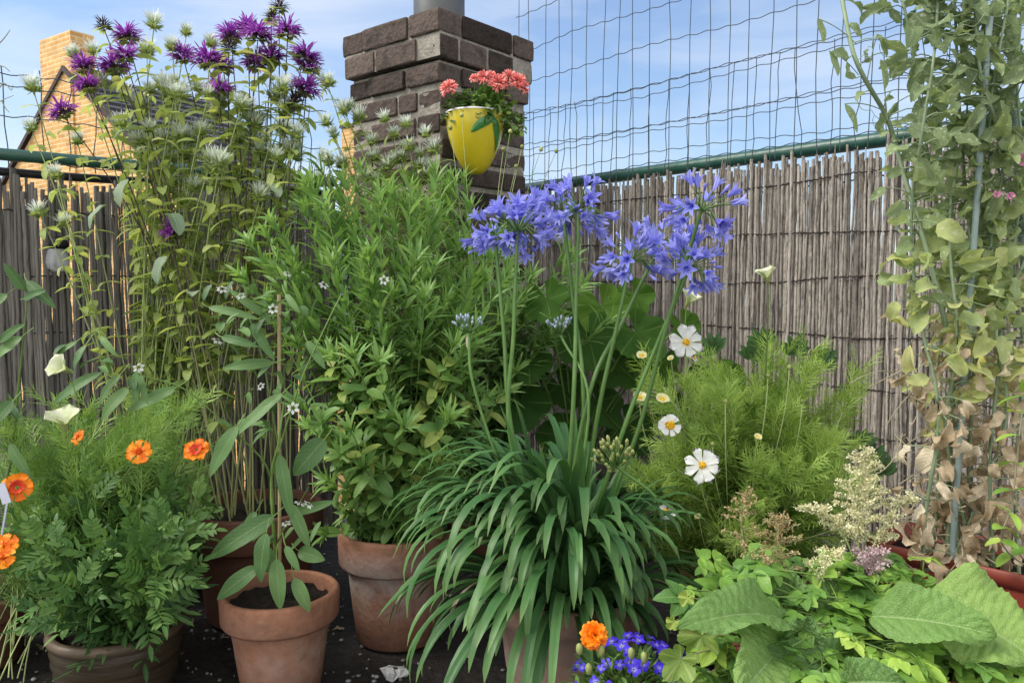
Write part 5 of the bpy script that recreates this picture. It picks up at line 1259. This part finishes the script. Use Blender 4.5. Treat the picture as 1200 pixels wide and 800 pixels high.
O, Dd, Sc, Ti = map(np.array, (O, Dd, Sc, Ti)); tm = tri(); b, d, u, l, w_ = inst(tm, O, frames(Dd, np.tile(A(0, -.35, 1), (len(O), 1)) + rng.normal(0, .25, (len(O), 3))), Sc)
leaves(fol, b, d, u, l, w_, 'lance', bend=rng.uniform(.1, .9, len(b)), ns=14, nw=4, fold=.2, tooth=7, wave=.08, tint=np.clip(np.repeat(Ti, len(tm[0])) + rng.normal(0, .1, len(b)), 0, 1))
fold_in(fol, sm); part('foliage', fol, [M['glossy'], M['stem']], root)
def plume(pts, d, length_side, nb, mats, dens=26, droop=.3, lab=None, spread=1.0):
    ax = smoothpath([P(x, y, d) for x, y in pts], 16); mb = MB(); tubes(mb, np.vstack([S_FOX + A(.02, .04, 0), ax]) if True else ax, .0013, 5)
    fl = MB(); cen = []
    for k in range(nb):
        t = .25 + .75 * k / nb; i = min(int(t * 15), 14); q = ax[i] + (ax[i + 1] - ax[i]) * (t * 15 - i)
        L = length_side * (1 - t) ** .6 * rng.uniform(.7, 1.15) + .008; an = k * 2.4 + rng.normal(0, .3); dr = unit(A(math.cos(an) * spread, math.sin(an) * .5, .55 - droop * rng.random()))
        br = bez(q, q + dr * L * .6, q + dr * L - A(0, 0, .2 * L * rng.random()), 8); tubes(mb, br, .0006, 4)
        m = max(4, int(dens * L / .03)); ii = rng.random(m); pos = q + (br[np.minimum((ii * 7).astype(int), 7)] - q) + rng.normal(0, .0024, (m, 3)) * (1.2 - ii[:, None] * .6); cen.append(pos)
    cen.append(ax[12:].repeat(8, 0) + rng.normal(0, .002, (32, 3)))
    C = np.concatenate(cen); C = np.repeat(C, 3, 0) + rng.normal(0, .0012, (len(C) * 3, 3)); n = len(C)
    leaves(fl, C, unit(rng.normal(0, 1, (n, 3)) + A(0, -.3, .4)), unit(rng.normal(0, 1, (n, 3))), rng.uniform(.0026, .0052, n), .0015, 'ovate', ns=2, nw=2)
    o = part('flower_plume', fl, mats, root, label=lab); part('plume_stem', mb, M['stem_pale'], root)
plume([(1008, 672), (1006, 620), (1010, 570), (1012, 525)], 1.22, .062, 30, M['astilbe'], 34, spread=1.2)
plume([(1012, 668), (1030, 625), (1055, 590), (1072, 588)], 1.21, .035, 16, M['astilbe'], 30)
plume([(1005, 665), (985, 620), (960, 600), (938, 595)], 1.22, .035, 14, M['astilbe'], 26)
plume([(1020, 690), (1020, 660), (1028, 645)], 1.2, .035, 18, M['astilbe_pink'], 34, lab='fading mauve pink lower plume')
plume([(915, 700), (910, 660), (912, 625), (915, 605)], 1.2, .05, 22, M['astilbe_brown'], 18, spread=1.2)
plume([(880, 690), (872, 640), (868, 600), (878, 575)], 1.22, .045, 16, M['astilbe_brown'], 14, spread=1.2)
plume([(955, 700), (965, 660), (985, 645)], 1.18, .035, 12, M['astilbe'], 22)
# lime lobed leaves at the left of the planter
root = thing('geranium', 'lime green lobed leaves hanging over the left end of the trough', 'plant', S_FOX + A(-.13, .02, 0))
for (x, y, r, ti, ax) in ((822, 745, .033, .3, -.4), (798, 772, .03, .2, -.8), (846, 772, .02, .4, .6), (806, 700, .014, .9, -.5), (838, 802, .018, .2, 0), (790, 728, .012, .9, -1), (862, 790, .016, .1, .3), (812, 800, .024, .1, -.4)):
    c = P(x, y, 1.06 + rng.normal(0, .02)); mb = MB(); lobed(mb, c, A(ax * .6 + rng.normal(0, .3), -1, .7 + rng.normal(0, .3)), A(ax, -.2, -1), r, lobes=5, depth=.34, tint=ti, wave=.2, cup=.35, seg=110, rings=10); part('leaf', mb, M['lime'], root)
    m2 = MB(); st = S_FOX + A(-.13, .02, 0); tubes(m2, bez(st, (st + c) / 2 + A(0, 0, .03), c + A(0, .002, 0), 10), .001, 5); part('leaf_stalk', m2, M['dry_stem'], root)

# ------------------------------------------------------------------ lobelia and the double marigold
root = thing('lobelia', 'low mound of vivid blue lobelia at the bottom edge', 'plant', S_LOB)
mb = MB(); n = 620; d = cone_dirs(n, 0, 1.7); rr_ = rng.uniform(.04, .085, n)
Bp = S_LOB + d * rr_[:, None] * A(1.15, 1., .75) + A(0, 0, .012)
leaves(mb, Bp, unit(d + rng.normal(0, .5, (n, 3))), Z, rng.uniform(.012, .024, n), .0032, 'lance', bend=.4, ns=4, nw=2, tint=rng.random(n) * .7); 
tubes(mb, np.stack([np.broadcast_to(S_LOB, Bp.shape)[::4], (Bp[::4] + S_LOB) / 2 + A(0, 0, .01), Bp[::4]], 1), .0008, 4, mat=1); part('foliage', mb, [M['feather_dk'], M['stem']], root)
LB = ray_flower(5, .0085, .0034, M['lobelia'], cup=.3, notch=0, wave=.1, ns=4, nw=2, ins=.001)
dd = cone_dirs(95, .1, 1.5)
for q in dd:
    if q[0] < -.55 and rng.random() < .6: continue
    p = S_LOB + q * rng.uniform(.085, .1) * A(1.15, 1., .85) + A(.01, 0, .012); head_obj('flower_head', LB, root, p, q + A(0, -.4, .2), rng.uniform(.8, 1.25))
root = thing('marigold', 'single double headed orange marigold beside the blue lobelia', 'plant', S_LOB + A(-.02, .01, 0))
flower_on_stem(root, S_LOB, 696, 744, 1.15, TAG_D, A(0, -.85, .45), .84, stemm=M['stem'])
for x, y in ((679, 760), (705, 762), (740, 765), (755, 770), (690, 783)):
    t = P(x, y, 1.14); mb = MB(); lathe(mb, [(.0015, -.009), (.004, -.006), (.0052, 0), (.0045, .006), (.001, .009)], t, 10); part('flower_bud', mb, M['bud'], root)
    mb = MB(); tubes(mb, bez(S_LOB, (S_LOB + t) / 2 + A(0, -.01, 0), t, 8), .0012, 5); part('flower_stem', mb, M['stem'], root)

# ------------------------------------------------------------------ yellow wall pot with chrysanthemum
yc = P(557, 205, 2.475); yt = P(557, 134, 2.475); hgt = yt[2] - yc[2]
yroot = thing('wall_pot', 'glossy yellow wall pot with painted green leaves on the chimney', 'wall pot', (yc[0], yc[1], yc[2]))
mb = MB(); pr_ = [(.001, 0), (.018, .001), (.031, .01), (.044, hgt * .14), (.058, hgt * .28), (.071, hgt * .45), (.0805, hgt * .62), (.0865, hgt * .78), (.0885, hgt * .9), (.0875, hgt)]
lathe(mb, pr_, yc, 48); part('pot_body', mb, M['yellowglaze'], yroot)
mb = MB(); lathe(mb, [(.0887, hgt - .001), (.089, hgt + .003), (.085, hgt + .005), (.082, hgt + .002), (.08, hgt - .03), (.06, hgt - .05), (.001, hgt - .05)], yc, 48); part('rim', mb, M['whiteglaze'], yroot)
def on_pot(az, z):
    r = np.interp(z, [p[1] for p in pr_], [p[0] for p in pr_]) + .0022; return yc + A(r * math.sin(az), -r * math.cos(az), z)
def painted(az0, z0, az1, z1, wd):
    mb = MB(); ns, nw = 14, 6; V = []
    for i in range(ns + 1):
        t = i / ns; w_ = wd * float(prof('ovate', np.array([1e-3, .35, max(t, 1e-3)]))[2] if t < 1 else .04)
        w_ = wd * (max(t, 1e-4) ** .5 * (1 - t) ** .7) * 1.75 + .0005
        for j in range(nw + 1):
            s = j / nw * 2 - 1; da, dz = az1 - az0, z1 - z0; l = math.hypot(da * .08, dz); 
            V.append(on_pot(az0 + da * t - s * w_ * dz / l / .08, z0 + dz * t + s * w_ * da * .08 / l + .006 * math.sin(t * 3.1)) + A(0, -.0015 * (1 - s * s), 0))
    f = [[i * 7 + j, i * 7 + j + 1, (i + 1) * 7 + j + 1, (i + 1) * 7 + j] for i in range(ns) for j in range(nw)]
    mb.add(V, f); part('painted_leaf', mb, M['greenglaze'], yroot)
painted(.75, hgt * .88, -.1, hgt * .62, .017); painted(.72, hgt * .86, 1.18, hgt * .35, .015)
mb = MB(); tubes(mb, np.array([on_pot(.72, hgt * .87), on_pot(.6, hgt * .95), on_pot(.5, hgt)]), .003, 6); part('painted_stalk', mb, M['greenglaze'], yroot)
mb = MB(); hk = yc + A(.03, .06, hgt * .8); tubes(mb, np.array([hk, hk + A(.02, .04, .01), hk + A(.035, .1, .01)]), .004, 6); part('hook', mb, M['black'], yroot)
mroot = thing('chrysanthemum', 'coral pink chrysanthemum growing in the yellow wall pot', 'plant', yt)
mb = MB(); n = 520; d = cone_dirs(n, 0, 1.75); rr_ = rng.uniform(.3, 1., n) ** .6
Bp = yt + A(.028, -.005, -.012) + d * rr_[:, None] * A(.115, .085, .088) - Z * (.05 * np.clip(d[:, :1] - .3, 0, 1))
leaves(mb, Bp, unit(d + rng.normal(0, .6, (n, 3)) - Z * .2), Z, rng.uniform(.022, .036, n), .0085, 'petal', bend=.7, ns=6, nw=2, wave=.2, tooth=3, tint=np.clip(rr_ * .6 + d[:, 0] * .35 + rng.normal(0, .15, n), 0, 1)); 
ms = MB(); tubes(ms, np.stack([np.broadcast_to(yt, Bp.shape)[::5] - Z * .045, (Bp[::5] + yt) / 2, Bp[::5]], 1), .0014, 4)
fold_in(mb, ms); part('foliage', mb, [M['mum'], M['stem']], mroot)
for (x, y, s, k) in ((526, 104, 1.1, 0), (567, 91, 1.05, 1), (584, 98, 1.2, 0), (597, 90, 1.05, 1), (607, 96, 1.1, 0), (575, 88, .7, 1), (556, 92, .7, 1), (612, 102, .9, 0)):
    t = P(x, y, 2.41); m2 = MB(); tubes(m2, bez(yt - Z * .04, (yt + t) / 2 + A(0, 0, .03), t, 8), .0014, 5); part('flower_stem', m2, M['stem'], mroot)
    head_obj('flower_head', MUM[k], mroot, t, A((x - 570) * .01, -.75, .5), s)

# ------------------------------------------------------------------ clip lights on the screens
def clip_light(label, c, nv):
    nv = unit(A(*nv, 0)); root = thing('clip_light', label, 'garden light', c); sd = np.cross(nv, Z)
    mb = MB(); lathe(mb, [(.001, .022), (.014, .02), (.022, .012), (.026, 0), (.024, -.012), (.015, -.014), (.001, -.014)], c + nv * .03, 20); part('cap', mb, M['black'], root)
    mb = MB(); tubes(mb, np.array([c - nv * .01, c + nv * .012, c + nv * .028]), .008, 8); part('bracket', mb, M['black'], root)
    mb = MB(); lathe(mb, [(.022, -.013), (.027, -.03), (.03, -.05), (.026, -.066), (.012, -.074)], c + nv * .03 + sd * .004, 20); part('shade', mb, M['clear'], root)
nL = A(.595, -.803); nR = A(-.747, -.664)
def on_line(px, F0, F1):
    dr = P(px, 400, 1.)[:2]; du = F1 - F0; s = np.linalg.solve(np.array([[dr[0], -du[0]], [dr[1], -du[1]]]), F0); return F0 + du * s[1]
q = on_line(70, LF0, LF1) + nL * .012; d_ = q[1]; clip_light('black capped light with clear shade on the left reed screen', A(q[0], q[1], P(70, 287, d_)[2]), nL)
q = on_line(668, RF0, RF1) + nR * .012; clip_light('black capped light with clear shade behind the agapanthus heads', A(q[0], q[1], P(668, 262, q[1])[2]), nR)
# pale label at the left edge
c = P(4, 578, 1.43); root = thing('plant_label', 'pale lilac plant tag at the left edge behind the marigold flower', 'plant label', (c[0], c[1], c[2] - .25))
mb = MB(); o = c; sx = A(.9, -.3, .3) * .011; up = A(-.3, 0, 1.) * .018
def slab(a, b, c_, d_, th):
    V = [a, b, c_, d_] + [q + A(0, th, 0) for q in (a, b, c_, d_)]
    mb.add(V, [[0, 1, 2, 3], [7, 6, 5, 4], [0, 4, 5, 1], [1, 5, 6, 2], [2, 6, 7, 3], [3, 7, 4, 0]])
slab(o - sx - up, o + sx - up, o + sx + up, o - sx + up, .0015); slab(o - sx * .25 - up - Z * .3 + A(-.12, .1, 0), o + sx * .25 - up - Z * .3 + A(-.12, .1, 0), o + sx * .25 - up, o - sx * .25 - up, .0015)
part('tag', mb, M['tag'], root, smooth=False)
# bare twig tips at the far left, against the sky
root = thing('bare_twig', 'dark curling dead twigs against the sky at the top left', 'twig', (*LF0[:2] + A(.2, .1), 1.19))
for pts in ([(-40, 175), (-15, 130), (2, 118), (16, 112)], [(-20, 140), (-2, 105), (6, 98), (13, 106), (15, 100)], [(-30, 90), (0, 78), (12, 84)], [(-10, 60), (4, 46), (12, 35)], [(2, 118), (6, 126), (11, 132)]):
    mb = MB(); tubes(mb, smoothpath([P(x, y, 2.02) for x, y in pts], 14), np.linspace(.0018, .0008, 14), 5); part('twig', mb, M['stem_dark'], root)
# pale crumpled scrap on the floor
c = P(462, 797, 1.66); mb = MB(); lathe(mb, [(.001, .0), (.02, .001), (.028, .008), (.018, .016), (.006, .02)], A(c[0], c[1], .001), 12, wob=.2)
mb.v[0] = mb.v[0] + rng.normal(0, .0035, mb.v[0].shape)
single('crumpled_scrap', mb, surf_mat('pale_scrap', (.4, .4, .4), (.6, .6, .58), 40, .8, .3), 'crumpled pale scrap on the black floor beside the salt stained pot', 'litter', smooth=False)
# ------------------------------------------------------------------ repeats of a kind share a group phrase
GROUPS = {'flower_pot': 'flower pots on the roof terrace', 'reed_screen': 'reed screens around the terrace', 'handrail': 'green rails above the reed screens',
          'wire_fence': 'wire mesh above the rails', 'bergamot': 'bergamots at the back left', 'leafy_perennial': 'tall leafy perennials in the middle', 'poppy': 'pale cup poppies',
          'marigold': 'orange marigolds', 'pepper_plant': 'pepper plants on the left', 'plant_stake': 'grey green stakes in the pea vine', 'clip_light': 'clip lights on the reed screens',
          'planter_trough': 'red brown plastic troughs on the right'}
for o in scene.objects:
    if o.parent is None and o.get('label') and o.name.split('.')[0] in GROUPS: o['group'] = GROUPS[o.name.split('.')[0]]
